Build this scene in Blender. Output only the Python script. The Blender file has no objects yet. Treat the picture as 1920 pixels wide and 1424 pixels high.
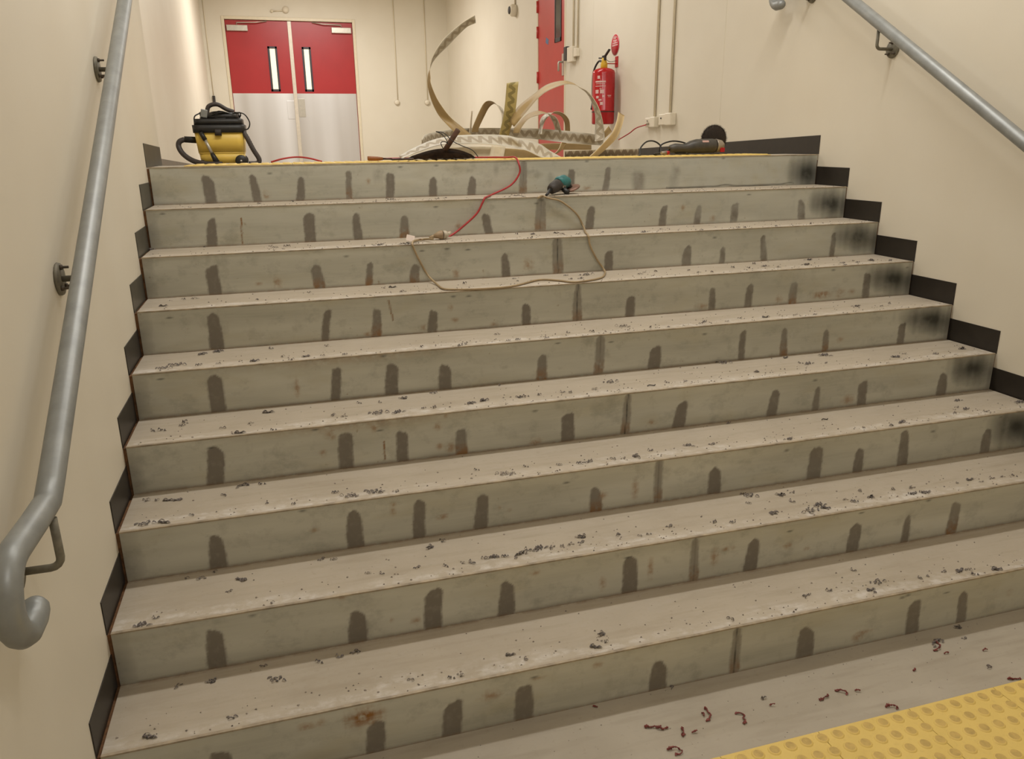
import bpy, bmesh, math, random
import numpy as np
from mathutils import Vector, Matrix, noise
SC = bpy.context.scene
COL = SC.collection
PI = math.pi

# ------------------------------------------------------------------ camera
cd = bpy.data.cameras.new('camera'); cam = bpy.data.objects.new('camera', cd); COL.objects.link(cam)
cd.sensor_width = 36.0; cd.sensor_fit = 'HORIZONTAL'; cd.lens = 1451.77 / 1920 * 36.0
cd.clip_start = 0.02; cd.clip_end = 60
cam.matrix_world = (Matrix.Translation((0.53922, -1.74477, 1.57288)) @
    (Matrix.Rotation(-0.28350875, 4, 'Z') @ Matrix.Rotation(1.27325669, 4, 'X') @ Matrix.Rotation(-0.01326277, 4, 'Z')))
SC.camera = cam
# ------------------------------------------------------------------ world, lamps, exposure
wd = bpy.data.worlds.new('world'); SC.world = wd; wd.use_nodes = True
wd.node_tree.nodes['Background'].inputs[0].default_value = (1, .96, .9, 1)
wd.node_tree.nodes['Background'].inputs[1].default_value = 0.15
SC.view_settings.view_transform = 'Standard'; SC.view_settings.look = 'None'
SC.view_settings.exposure = 0.0; SC.view_settings.gamma = 1.0; SC.view_settings.use_curve_mapping = False
CEIL = 4.1
LAMPS = [(0.95, 1.36, 31), (2.55, 1.36, 31), (1.1, 5.0, 24), (2.4, 5.0, 24), (1.3, 9.7, 104), (1.7, -2.2, 32)]
for lx, ly, pw in LAMPS:
    ld = bpy.data.lights.new('batten_light', 'AREA'); ld.shape = 'RECTANGLE'; ld.size = 1.2; ld.size_y = 0.16
    ld.energy = pw; ld.color = (1.0, .975, .93)
    lo = bpy.data.objects.new('batten_light', ld); COL.objects.link(lo); lo.location = (lx, ly, CEIL - .085)

W = 3.4916; D = 0.26779; H = 0.165
XL = -0.011; XR = W + 0.009; XREC = -0.335; YB = 12.0; YEND = 2.70
def zt(i): return (9 - i) * H
def yn(i): return (8 - i) * D
ZL = zt(0); YE = yn(0)
def zf(y): return ZL if y < 2.45 else ZL - (y - 2.45) * .038
PATCH={0: [(0.236, 0.124, 0.244, 0.026, 'n'), (0.432, 0.124, 0.448, 0.02, 'n'), (0.654, 0.112, 0.639, 0.02, 'n'), (0.872, 0.131, 0.868, 0.014, 'r'), (1.072, 0.117, 1.063, 0.021, 'n'), (1.281, 0.094, 1.277, 0.022, 'n'), (1.483, 0.092, 1.47, 0.022, 'n'), (1.749, 0.153, 1.742, 0.025, 'j'), (2.008, 0.114, 2.004, 0.019, 'n'), (2.214, 0.123, 2.198, 0.018, 'n'), (2.385, 0.095, 2.389, 0.035, 's'), (2.607, 0.118, 2.594, 0.022, 's')], 1: [(0.257, 0.12, 0.243, 0.023, 'n'), (0.664, 0.128, 0.659, 0.025, 'n'), (0.869, 0.12, 0.872, 0.021, 'n'), (1.086, 0.102, 1.085, 0.022, 'r'), (1.473, 0.095, 1.489, 0.021, 'n'), (1.75, 0.138, 1.747, 0.034, 'j'), (2.012, 0.114, 2.003, 0.023, 'n'), (2.409, 0.101, 2.399, 0.021, 'n'), (2.608, 0.099, 2.596, 0.02, 'n'), (2.816, 0.098, 2.811, 0.022, 'n'), (3.216, 0.104, 3.224, 0.023, 'n')], 2: [(0.253, 0.117, 0.256, 0.026, 'n'), (0.662, 0.101, 0.673, 0.024, 'r'), (0.891, 0.099, 0.88, 0.015, 'r'), (1.085, 0.08, 1.076, 0.022, 'r'), (1.489, 0.11, 1.494, 0.021, 'n'), (1.739, 0.15, 1.743, 0.031, 'j'), (1.995, 0.092, 1.995, 0.022, 'n'), (2.407, 0.099, 2.399, 0.026, 'n'), (2.597, 0.082, 2.594, 0.016, 'n'), (2.815, 0.132, 2.831, 0.019, 'n'), (3.229, 0.124, 3.229, 0.016, 'n')], 3: [(0.259, 0.142, 0.261, 0.027, 'n'), (0.684, 0.124, 0.664, 0.015, 'n'), (0.876, 0.114, 0.87, 0.02, 'r'), (1.105, 0.091, 1.098, 0.021, 'n'), (1.506, 0.092, 1.503, 0.02, 'n'), (1.737, 0.134, 1.736, 0.027, 'j'), (1.991, 0.092, 1.984, 0.023, 'n'), (2.394, 0.104, 2.393, 0.018, 'n'), (2.587, 0.109, 2.583, 0.02, 'n'), (2.822, 0.102, 2.821, 0.022, 'r'), (3.232, 0.121, 3.234, 0.021, 'n')], 4: [(0.26, 0.138, 0.264, 0.027, 'n'), (0.686, 0.125, 0.673, 0.018, 'n'), (0.891, 0.121, 0.882, 0.026, 'n'), (1.092, 0.098, 1.09, 0.026, 'n'), (1.487, 0.105, 1.484, 0.022, 'r'), (1.737, 0.156, 1.728, 0.025, 'j'), (1.983, 0.095, 1.978, 0.029, 'n'), (2.393, 0.128, 2.391, 0.016, 'n'), (2.599, 0.126, 2.602, 0.019, 'r'), (2.815, 0.102, 2.819, 0.017, 'r'), (3.223, 0.097, 3.227, 0.02, 'n')], 5: [(0.266, 0.134, 0.249, 0.028, 'n'), (0.685, 0.132, 0.677, 0.026, 'n'), (0.878, 0.112, 0.874, 0.021, 'n'), (1.088, 0.097, 1.089, 0.022, 'r'), (1.497, 0.11, 1.496, 0.027, 'n'), (1.739, 0.155, 1.729, 0.022, 'j'), (1.971, 0.105, 1.958, 0.028, 'n'), (2.39, 0.111, 2.376, 0.025, 'n'), (2.587, 0.105, 2.585, 0.017, 'n'), (2.809, 0.103, 2.811, 0.023, 'n'), (3.225, 0.1, 3.224, 0.028, 'n')], 6: [(0.261, 0.114, 0.256, 0.027, 'n'), (0.673, 0.134, 0.674, 0.028, 'n'), (0.887, 0.137, 0.877, 0.021, 'n'), (1.097, 0.125, 1.087, 0.024, 'n'), (1.499, 0.098, 1.503, 0.024, 'r'), (1.741, 0.16, 1.74, 0.02, 'j'), (1.967, 0.107, 1.968, 0.028, 'n'), (2.397, 0.129, 2.396, 0.031, 'n'), (2.595, 0.1, 2.594, 0.023, 'n'), (2.796, 0.148, 2.806, 0.026, 'n'), (3.211, 0.105, 3.214, 0.025, 'n')], 7: [(0.256, 0.122, 0.25, 0.026, 'n'), (0.648, 0.105, 0.641, 0.029, 'n'), (0.873, 0.134, 0.866, 0.028, 'n'), (1.103, 0.118, 1.096, 0.028, 'n'), (1.513, 0.133, 1.514, 0.028, 'n'), (1.744, 0.165, 1.746, 0.021, 'j'), (1.971, 0.121, 1.959, 0.027, 'n'), (2.379, 0.112, 2.374, 0.027, 'n'), (2.6, 0.11, 2.602, 0.018, 'n'), (2.816, 0.126, 2.806, 0.025, 'r')], 8: [(0.266, 0.105, 0.26, 0.027, 'n'), (0.657, 0.102, 0.651, 0.026, 'n'), (0.868, 0.11, 0.861, 0.028, 'n'), (1.07, 0.114, 1.071, 0.029, 'n'), (1.492, 0.101, 1.487, 0.03, 'n'), (1.747, 0.157, 1.747, 0.021, 'j'), (1.997, 0.111, 2.0, 0.033, 'n'), (2.409, 0.125, 2.412, 0.027, 'n'), (2.605, 0.122, 2.616, 0.021, 'n')]}
RUST={0: [(0.489, 0.031, 0.012, 0.014), (0.962, 0.082, 0.01, 0.01), (2.093, 0.018, 0.018, 0.008)], 1: [(2.687, 0.026, 0.016, 0.011), (2.512, 0.087, 0.012, 0.01), (1.342, 0.041, 0.013, 0.015)], 2: [(1.264, 0.03, 0.012, 0.016), (0.428, 0.036, 0.011, 0.005), (0.503, 0.036, 0.012, 0.018), (1.599, 0.054, 0.02, 0.019)], 3: [(1.178, 0.099, 0.009, 0.011), (1.195, 0.046, 0.011, 0.009), (1.064, 0.023, 0.009, 0.011), (0.835, 0.014, 0.013, 0.007), (2.34, 0.022, 0.027, 0.009), (2.98, 0.033, 0.042, 0.011), (3.085, 0.034, 0.021, 0.016), (3.151, 0.037, 0.016, 0.011), (2.746, 0.026, 0.014, 0.015), (1.364, 0.015, 0.014, 0.007)], 4: [(0.538, 0.062, 0.009, 0.025), (2.892, 0.047, 0.014, 0.009)], 5: [(0.635, 0.132, 0.016, 0.014), (0.783, 0.138, 0.011, 0.011), (1.004, 0.118, 0.011, 0.012), (1.034, 0.154, 0.008, 0.008), (1.01, 0.04, 0.01, 0.01), (1.049, 0.031, 0.015, 0.012), (1.842, 0.034, 0.014, 0.009), (2.743, 0.031, 0.024, 0.014), (0.603, 0.068, 0.01, 0.009), (1.367, 0.011, 0.021, 0.015)], 6: [(0.8, 0.133, 0.007, 0.008), (0.799, 0.113, 0.007, 0.015), (0.551, 0.084, 0.011, 0.006), (0.959, 0.065, 0.018, 0.007), (1.188, 0.054, 0.008, 0.004), (1.65, 0.064, 0.01, 0.027), (1.151, 0.068, 0.007, 0.006), (1.528, 0.058, 0.012, 0.012)], 7: [(0.605, 0.161, 0.021, 0.007), (0.745, 0.056, 0.006, 0.005), (0.816, 0.038, 0.012, 0.009), (1.191, 0.134, 0.014, 0.007), (1.419, 0.052, 0.009, 0.017), (2.103, 0.071, 0.013, 0.01), (2.181, 0.045, 0.009, 0.006), (1.821, 0.077, 0.012, 0.024), (1.869, 0.099, 0.021, 0.006), (1.587, 0.075, 0.009, 0.028)], 8: [(0.628, 0.122, 0.041, 0.02), (0.518, 0.133, 0.012, 0.007), (0.48, 0.131, 0.019, 0.008), (0.974, 0.105, 0.024, 0.011), (1.111, 0.129, 0.019, 0.004), (2.219, 0.048, 0.023, 0.006), (2.197, 0.031, 0.017, 0.012), (1.292, 0.134, 0.013, 0.007), (2.809, 0.078, 0.01, 0.009)]}
SMUDGE={0: (3.429, 0.063, 0.085, 0.064), 1: (3.403, 0.078, 0.093, 0.048), 2: (3.382, 0.093, 0.106, 0.046), 3: (3.387, 0.085, 0.109, 0.045), 4: (3.38, 0.107, 0.118, 0.044), 5: (3.373, 0.11, 0.089, 0.05), 6: (3.358, 0.099, 0.099, 0.058)}
RUN={1: [(0.377, 0.12, 0.368, -0.004)], 3: [(0.925, 0.148, 0.939, 0.061)], 5: [(0.813, 0.083, 0.811, 0.01)]}
SCRAP={1: [(0.457, 2.004, 0), (0.601, 2.076, 0), (1.046, 2.004, 1), (1.257, 1.936, 0), (1.307, 1.991, 0), (1.606, 1.92, 0), (1.658, 1.978, 1), (1.664, 1.887, 0), (2.47, 1.917, 0)], 2: [(0.0, 1.855, 1), (0.217, 1.855, 0), (0.49, 1.771, 0), (0.509, 1.725, 0), (0.56, 1.742, 0), (0.869, 1.619, 0), (0.912, 1.637, 0), (0.938, 1.646, 1), (1.048, 1.621, 1), (1.098, 1.619, 0), (1.607, 1.799, 0), (1.673, 1.771, 1), (1.617, 1.619, 0), (1.79, 1.77, 1), (1.805, 1.716, 0), (1.874, 1.687, 0), (2.011, 1.725, 0), (2.19, 1.649, 1), (2.318, 1.721, 0), (2.482, 1.624, 0), (2.695, 1.637, 0), (2.723, 1.625, 0), (2.9, 1.63, 0), (3.116, 1.648, 0)], 3: [(0.141, 1.544, 0), (0.181, 1.541, 0), (0.423, 1.429, 0), (0.077, 1.423, 1), (0.625, 1.511, 0), (0.965, 1.514, 1), (0.931, 1.513, 0), (1.273, 1.494, 0), (0.993, 1.4, 0), (1.508, 1.535, 0), (1.508, 1.477, 0), (1.752, 1.534, 0), (1.745, 1.446, 0), (1.79, 1.444, 0), (1.853, 1.527, 1), (2.084, 1.455, 0), (2.122, 1.489, 0), (2.185, 1.497, 0), (2.341, 1.47, 0), (2.352, 1.401, 0), (2.416, 1.392, 0), (2.572, 1.466, 0), (2.633, 1.426, 0), (2.727, 1.531, 0), (2.734, 1.456, 1), (2.777, 1.405, 0), (2.947, 1.427, 1), (3.056, 1.554, 1), (3.138, 1.408, 0), (3.105, 1.351, 0), (3.231, 1.447, 0), (3.212, 1.397, 0), (3.326, 1.429, 1), (3.392, 1.384, 0)], 4: [(0.206, 1.282, 1), (0.261, 1.304, 1), (0.097, 1.123, 1), (0.138, 1.152, 1), (0.208, 1.12, 0), (0.278, 1.118, 0), (0.397, 1.115, 1), (0.458, 1.277, 0), (0.5, 1.141, 0), (0.531, 1.084, 0), (0.585, 1.119, 1), (0.666, 1.248, 0), (0.642, 1.107, 0), (0.719, 1.096, 0), (1.011, 1.11, 0), (1.156, 1.083, 0), (1.183, 1.102, 0), (1.34, 1.212, 0), (1.357, 1.094, 0), (1.392, 1.1, 0), (1.513, 1.094, 0), (1.621, 1.142, 0), (1.72, 1.127, 0), (1.876, 1.173, 1), (1.978, 1.116, 0), (2.051, 1.1, 0), (2.209, 1.107, 0), (2.235, 1.13, 0), (2.332, 1.106, 0), (2.417, 1.142, 0), (2.532, 1.124, 1), (2.677, 1.118, 0), (2.764, 1.098, 0), (3.062, 1.187, 1), (3.164, 1.15, 0), (3.244, 1.187, 0)], 5: [(0.062, 0.935, 0), (0.089, 0.931, 0), (0.149, 0.954, 0), (0.154, 0.986, 0), (0.287, 0.887, 0), (0.34, 0.821, 1), (0.449, 0.815, 0), (0.375, 0.906, 0), (0.429, 1.004, 1), (0.653, 0.899, 0), (0.688, 0.876, 0), (0.753, 1.007, 0), (0.827, 0.988, 0), (0.921, 1.009, 1), (1.037, 1.037, 0), (0.809, 0.876, 1), (0.873, 0.861, 1), (0.967, 0.872, 0), (1.009, 0.87, 0), (1.141, 0.876, 1), (1.193, 0.891, 1), (1.302, 1.051, 0), (1.335, 0.882, 1), (1.357, 0.888, 0), (1.409, 0.884, 0), (1.505, 0.886, 0), (1.534, 0.876, 0), (1.635, 0.884, 0), (1.731, 0.953, 1), (1.936, 0.876, 0), (2.012, 0.865, 0), (2.296, 1.051, 1), (2.353, 0.889, 1), (2.588, 1.032, 1), (2.594, 0.941, 0), (2.621, 0.923, 1), (2.695, 0.906, 0), (2.771, 1.015, 1), (3.044, 0.893, 1), (3.108, 0.917, 0), (3.233, 0.874, 0), (3.42, 0.906, 1)], 6: [(0.047, 0.74, 0), (0.076, 0.73, 0), (0.109, 0.72, 1), (0.144, 0.716, 1), (0.067, 0.571, 1), (0.115, 0.562, 1), (0.195, 0.587, 0), (0.281, 0.704, 0), (0.336, 0.767, 1), (0.35, 0.763, 0), (0.395, 0.757, 0), (0.414, 0.601, 0), (0.497, 0.57, 0), (0.623, 0.614, 0), (0.667, 0.575, 1), (0.684, 0.574, 0), (0.745, 0.583, 1), (0.769, 0.575, 0), (0.816, 0.56, 0), (1.104, 0.649, 0), (1.185, 0.585, 1), (1.217, 0.584, 0), (1.273, 0.623, 0), (1.392, 0.599, 0), (1.458, 0.591, 0), (1.488, 0.591, 0), (1.506, 0.596, 0), (1.588, 0.589, 0), (1.626, 0.581, 0), (1.672, 0.592, 1), (1.675, 0.576, 0), (1.748, 0.619, 0), (1.901, 0.623, 1), (1.99, 0.605, 0), (2.164, 0.78, 0), (2.291, 0.562, 1), (2.634, 0.573, 0), (2.748, 0.56, 0), (2.817, 0.581, 1), (3.232, 0.72, 1), (3.16, 0.649, 0), (3.175, 0.623, 1), (3.098, 0.6, 0), (3.225, 0.571, 0), (3.459, 0.621, 1)], 7: [(0.167, 0.502, 0), (0.21, 0.488, 0), (0.329, 0.444, 1), (0.294, 0.389, 0), (0.246, 0.516, 0), (0.414, 0.288, 0), (0.073, 0.287, 1), (0.107, 0.309, 0), (0.562, 0.493, 0), (0.602, 0.48, 0), (0.695, 0.365, 0), (0.732, 0.35, 0), (0.84, 0.354, 0), (0.925, 0.337, 0), (0.904, 0.464, 1), (0.948, 0.49, 0), (0.98, 0.336, 0), (1.006, 0.328, 0), (1.058, 0.341, 0), (1.079, 0.345, 1), (1.111, 0.335, 0), (1.164, 0.335, 1), (1.195, 0.35, 0), (1.23, 0.349, 1), (1.273, 0.342, 0), (1.309, 0.342, 0), (1.337, 0.343, 0), (1.391, 0.378, 1), (1.375, 0.346, 0), (1.507, 0.356, 0), (1.573, 0.327, 0), (1.603, 0.329, 0), (1.696, 0.357, 0), (1.856, 0.338, 0), (1.908, 0.317, 0), (2.069, 0.495, 0), (2.083, 0.482, 1), (2.046, 0.425, 0), (2.079, 0.336, 1), (2.194, 0.446, 1), (2.246, 0.452, 0), (2.197, 0.39, 0), (2.213, 0.306, 1), (2.27, 0.339, 1), (2.275, 0.316, 1), (2.388, 0.346, 0), (2.403, 0.323, 0), (2.493, 0.335, 1), (2.487, 0.388, 0), (2.611, 0.362, 0), (2.652, 0.311, 1), (2.685, 0.353, 0), (2.7, 0.305, 1), (2.876, 0.335, 0), (2.942, 0.343, 1), (2.967, 0.315, 0), (3.033, 0.329, 0), (3.083, 0.328, 0), (3.13, 0.323, 0)], 8: [(0.24, 0.211, 1), (0.152, 0.218, 0), (0.411, 0.167, 1), (0.525, 0.21, 0), (0.584, 0.214, 0), (0.626, 0.224, 0), (0.637, 0.22, 0), (0.374, 0.238, 0), (0.101, 0.035, 1), (0.299, 0.046, 0), (0.763, 0.054, 0), (0.869, 0.03, 0), (0.899, 0.03, 0), (1.051, 0.075, 1), (1.092, 0.044, 0), (1.344, 0.088, 1), (1.337, 0.05, 0), (1.297, 0.036, 1), (1.747, 0.04, 0), (2.054, 0.08, 0), (2.037, 0.076, 0), (2.135, 0.081, 0), (2.293, 0.161, 0), (2.321, 0.078, 1), (2.263, 0.043, 1), (2.267, 0.029, 0), (2.471, 0.055, 0), (2.504, 0.055, 0), (2.578, 0.063, 0), (2.631, 0.049, 1), (2.662, 0.047, 0), (2.657, 0.02, 0), (2.753, 0.025, 1)]}
PINK=[(1.382, -0.13, 2), (1.413, -0.14, 0), (1.402, -0.226, 2), (1.467, -0.195, 1), (1.497, -0.19, 0), (1.557, -0.161, 2), (1.653, -0.204, 2), (1.986, -0.162, 1), (1.916, -0.181, 1), (2.078, -0.265, 1), (2.409, -0.097, 2), (2.429, -0.12, 0), (2.558, -0.144, 0), (2.514, -0.273, 1), (2.274, -0.158, 0), (2.042, -0.18, 0), (1.277, -0.01, 0), (1.765, -0.16, 0), (1.562, -0.142, 0)]
FSCRAP=[(2.454, -0.062, 1), (2.587, -0.022, 1), (2.556, -0.074, 0), (2.509, -0.211, 0), (1.531, -0.003, 0), (1.763, -0.129, 0)]
RIB={'A': [((1.665, 2.75, 2.24), (1.685, 2.814, 2.21)), ((1.599, 2.75, 2.203), (1.634, 2.819, 2.188)), ((1.542, 2.75, 2.162), (1.574, 2.815, 2.137)), ((1.489, 2.75, 2.117), (1.525, 2.814, 2.091)), ((1.446, 2.75, 2.064), (1.473, 2.82, 2.046)), ((1.416, 2.75, 2.013), (1.436, 2.823, 2.005)), ((1.404, 2.75, 1.966), (1.421, 2.825, 1.973)), ((1.405, 2.746, 1.919), (1.406, 2.819, 1.937)), ((1.404, 2.738, 1.889), (1.4, 2.811, 1.884)), ((1.421, 2.731, 1.836), (1.408, 2.8, 1.827)), ((1.447, 2.723, 1.784), (1.426, 2.788, 1.769)), ((1.5, 2.715, 1.713), (1.453, 2.764, 1.712)), ((1.574, 2.708, 1.65), (1.495, 2.708, 1.655)), ((1.649, 2.7, 1.589), (1.566, 2.7, 1.581))], 'B': [((1.809, 2.6, 1.683), (1.818, 2.537, 1.653)), ((1.868, 2.618, 1.762), (1.9, 2.567, 1.734)), ((1.971, 2.636, 1.833), (1.968, 2.568, 1.804)), ((2.047, 2.655, 1.879), (2.033, 2.587, 1.844)), ((2.142, 2.673, 1.902), (2.126, 2.601, 1.876)), ((2.211, 2.691, 1.895), (2.192, 2.617, 1.879)), ((2.26, 2.691, 1.867), (2.232, 2.616, 1.864)), ((2.296, 2.673, 1.836), (2.276, 2.599, 1.838)), ((2.319, 2.655, 1.79), (2.324, 2.588, 1.777)), ((2.335, 2.636, 1.717), (2.35, 2.574, 1.705)), ((2.329, 2.618, 1.616), (2.367, 2.571, 1.624)), ((2.321, 2.6, 1.572), (2.366, 2.559, 1.58))], 'C': [((1.783, 2.55, 1.879), (1.86, 2.585, 1.89)), ((1.776, 2.565, 1.776), (1.85, 2.604, 1.761)), ((1.767, 2.58, 1.699), (1.84, 2.624, 1.692)), ((1.75, 2.6, 1.617), (1.821, 2.647, 1.621)), ((1.742, 2.62, 1.559), (1.812, 2.67, 1.558))], 'D': [((1.677, 2.95, 1.633), (1.732, 3.014, 1.633)), ((1.682, 2.943, 1.66), (1.738, 3.007, 1.661)), ((1.729, 2.936, 1.758), (1.774, 2.999, 1.731)), ((1.757, 2.929, 1.799), (1.799, 2.994, 1.773)), ((1.788, 2.921, 1.807), (1.826, 2.992, 1.793)), ((1.821, 2.914, 1.789), (1.842, 2.989, 1.79)), ((1.851, 2.907, 1.736), (1.878, 2.977, 1.765)), ((1.851, 2.9, 1.685), (1.891, 2.971, 1.701))], 'E': [((1.919, 2.9, 1.624), (1.946, 2.855, 1.623)), ((1.937, 2.912, 1.663), (1.963, 2.868, 1.656)), ((2.011, 2.925, 1.727), (2.007, 2.871, 1.704)), ((2.079, 2.938, 1.751), (2.072, 2.884, 1.725)), ((2.138, 2.95, 1.743), (2.114, 2.891, 1.734)), ((2.166, 2.962, 1.728), (2.149, 2.903, 1.732)), ((2.2, 2.975, 1.681), (2.205, 2.927, 1.708)), ((2.215, 2.987, 1.647), (2.236, 2.941, 1.646)), ((2.221, 3.0, 1.616), (2.243, 2.954, 1.615))], 'F': [((2.1, 2.9, 1.616), (2.095, 2.955, 1.617)), ((2.112, 2.925, 1.65), (2.111, 2.982, 1.651)), ((2.138, 2.95, 1.695), (2.128, 3.002, 1.707)), ((2.174, 2.975, 1.725), (2.176, 3.031, 1.741)), ((2.221, 3.0, 1.75), (2.241, 3.059, 1.74)), ((2.282, 3.025, 1.74), (2.292, 3.081, 1.722)), ((2.33, 3.05, 1.702), (2.32, 3.1, 1.684)), ((2.347, 3.075, 1.642), (2.334, 3.126, 1.643)), ((2.353, 3.1, 1.616), (2.344, 3.153, 1.617))], 'G': [((1.315, 2.6, 1.592), (1.324, 2.662, 1.556)), ((1.375, 2.775, 1.623), (1.4, 2.821, 1.569)), ((1.527, 2.95, 1.646), (1.537, 2.998, 1.592)), ((1.64, 3.0, 1.656), (1.65, 3.049, 1.604)), ((1.859, 3.05, 1.657), (1.872, 3.1, 1.605)), ((2.058, 3.0, 1.653), (2.071, 3.04, 1.593)), ((2.255, 2.95, 1.637), (2.263, 2.971, 1.568)), ((2.37, 2.825, 1.619), (2.384, 2.856, 1.554)), ((2.415, 2.7, 1.602), (2.436, 2.746, 1.547))], 'H': [((1.171, 2.5, 1.51), (1.176, 2.428, 1.499)), ((1.245, 2.473, 1.549), (1.261, 2.406, 1.531)), ((1.348, 2.447, 1.59), (1.37, 2.386, 1.564)), ((1.459, 2.42, 1.609), (1.493, 2.376, 1.568)), ((1.593, 2.413, 1.613), (1.628, 2.379, 1.563)), ((1.728, 2.407, 1.609), (1.773, 2.407, 1.546)), ((1.818, 2.4, 1.588), (1.836, 2.367, 1.528)), ((1.917, 2.417, 1.566), (1.906, 2.385, 1.499)), ((1.99, 2.433, 1.525), (1.951, 2.374, 1.485)), ((2.074, 2.45, 1.484), (2.016, 2.385, 1.475))], 'I': [((2.138, 2.6, 1.522), (2.158, 2.654, 1.477)), ((2.362, 2.667, 1.524), (2.384, 2.718, 1.475)), ((2.627, 2.733, 1.526), (2.65, 2.782, 1.475)), ((2.693, 2.8, 1.525), (2.717, 2.848, 1.473))], 'J': [((2.222, 2.45, 1.484), (2.289, 2.513, 1.479)), ((2.302, 2.475, 1.543), (2.369, 2.537, 1.533)), ((2.382, 2.5, 1.614), (2.44, 2.563, 1.588)), ((2.432, 2.55, 1.678), (2.492, 2.611, 1.652)), ((2.463, 2.6, 1.732), (2.53, 2.66, 1.713))], 'K': [((2.421, 2.7, 1.628), (2.44, 2.731, 1.59)), ((2.468, 2.75, 1.659), (2.504, 2.78, 1.626))], 'L1': [((1.765, 2.55, 1.542), (1.769, 2.6, 1.493)), ((1.87, 2.6, 1.534), (1.886, 2.653, 1.487)), ((1.974, 2.65, 1.521), (1.994, 2.709, 1.482)), ((2.053, 2.7, 1.502), (2.075, 2.766, 1.476))], 'L2': [((1.981, 2.8, 1.556), (1.997, 2.854, 1.528)), ((2.12, 2.867, 1.563), (2.155, 2.909, 1.526)), ((2.267, 2.867, 1.562), (2.284, 2.913, 1.524)), ((2.382, 2.8, 1.551), (2.404, 2.853, 1.522))], 'M': [((1.679, 2.5, 1.557), (1.757, 2.5, 1.55)), ((1.657, 2.48, 1.491), (1.738, 2.48, 1.492))], 'N': [((1.985, 2.5, 1.482), (2.021, 2.569, 1.479)), ((2.072, 2.55, 1.52), (2.115, 2.617, 1.519)), ((2.118, 2.6, 1.569), (2.171, 2.664, 1.565))], 'O': [((1.68, 2.95, 1.752), (1.704, 3.02, 1.755)), ((1.668, 2.95, 1.66), (1.694, 3.019, 1.661)), ((1.663, 2.95, 1.621), (1.693, 3.019, 1.621))], 'Q': [((1.464, 2.7, 1.548), (1.472, 2.747, 1.511)), ((1.578, 2.733, 1.55), (1.586, 2.771, 1.503)), ((1.696, 2.767, 1.551), (1.702, 2.795, 1.497)), ((1.785, 2.8, 1.544), (1.778, 2.836, 1.499))]}
RED=[(1.036, 2.5, 1.496), (1.204, 2.5, 1.493), (1.399, 2.47, 1.49), (1.581, 2.38, 1.494), (1.687, 2.24, 1.495), (1.712, 2.17, 1.489), (1.718, 2.125, 1.467), (1.719, 2.12, 1.423), (1.673, 2.12, 1.366), (1.579, 2.115, 1.325), (1.526, 1.988, 1.326), (1.482, 1.884, 1.326), (1.47, 1.868, 1.324), (1.458, 1.862, 1.304), (1.425, 1.861, 1.251), (1.343, 1.859, 1.185), (1.296, 1.845, 1.159), (1.259, 1.815, 1.152)]
OLIVE=[(1.686, 1.722, 1.327), (1.753, 1.868, 1.324), (1.79, 1.865, 1.313), (1.849, 1.862, 1.296), (1.927, 1.862, 1.237), (1.967, 1.862, 1.171), (1.931, 1.75, 1.161), (1.905, 1.663, 1.161), (1.887, 1.6, 1.159), (1.888, 1.594, 1.145), (1.895, 1.592, 1.111), (1.926, 1.592, 1.053), (1.964, 1.592, 1.001), (1.933, 1.505, 0.996), (1.863, 1.4, 0.995), (1.732, 1.347, 0.995), (1.671, 1.413, 0.995), (1.599, 1.455, 0.995), (1.445, 1.345, 0.995), (1.303, 1.332, 0.995), (1.192, 1.36, 0.995), (1.159, 1.393, 0.996), (1.156, 1.502, 0.996), (1.136, 1.592, 1.02), (1.102, 1.592, 1.085), (1.079, 1.594, 1.141), (1.075, 1.6, 1.159), (1.094, 1.673, 1.163), (1.146, 1.714, 1.163), (1.172, 1.634, 1.173)]
ARC=[(0.522, 2.45, 1.493), (0.58, 2.45, 1.508), (0.648, 2.47, 1.515), (0.71, 2.45, 1.508), (0.771, 2.45, 1.491)]
BLK1=[(2.422, 2.3, 1.48), (2.49, 2.35, 1.495), (2.516, 2.4, 1.532), (2.575, 2.45, 1.565), (2.646, 2.5, 1.568), (2.688, 2.5, 1.544), (2.671, 2.45, 1.509), (2.66, 2.4, 1.489)]
BLK2=[(2.683, 2.5, 1.508), (2.695, 2.5, 1.547), (2.755, 2.5, 1.566), (2.814, 2.5, 1.563), (2.866, 2.5, 1.547), (2.903, 2.5, 1.52), (2.842, 2.45, 1.497), (2.72, 2.4, 1.488), (2.67, 2.38, 1.486), (2.605, 2.35, 1.485), (2.54, 2.35, 1.486)]
WIRE1=[(1.332, 2.32, 1.629), (1.362, 2.32, 1.616), (1.379, 2.3, 1.59), (1.389, 2.3, 1.564)]
WIRE2=[(1.33, 2.31, 1.629), (1.369, 2.3, 1.621), (1.405, 2.28, 1.584), (1.447, 2.26, 1.56), (1.494, 2.25, 1.541), (1.515, 2.25, 1.523), (1.529, 2.25, 1.504)]
WIRE3=[(1.363, 2.3, 1.543), (1.351, 2.3, 1.574), (1.373, 2.3, 1.579), (1.395, 2.3, 1.563)]
SOCK=[(3.442, 4.785, 1.582), (3.442, 4.568, 1.633), (3.452, 4.456, 1.673), (3.457, 4.278, 1.695)]
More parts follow.
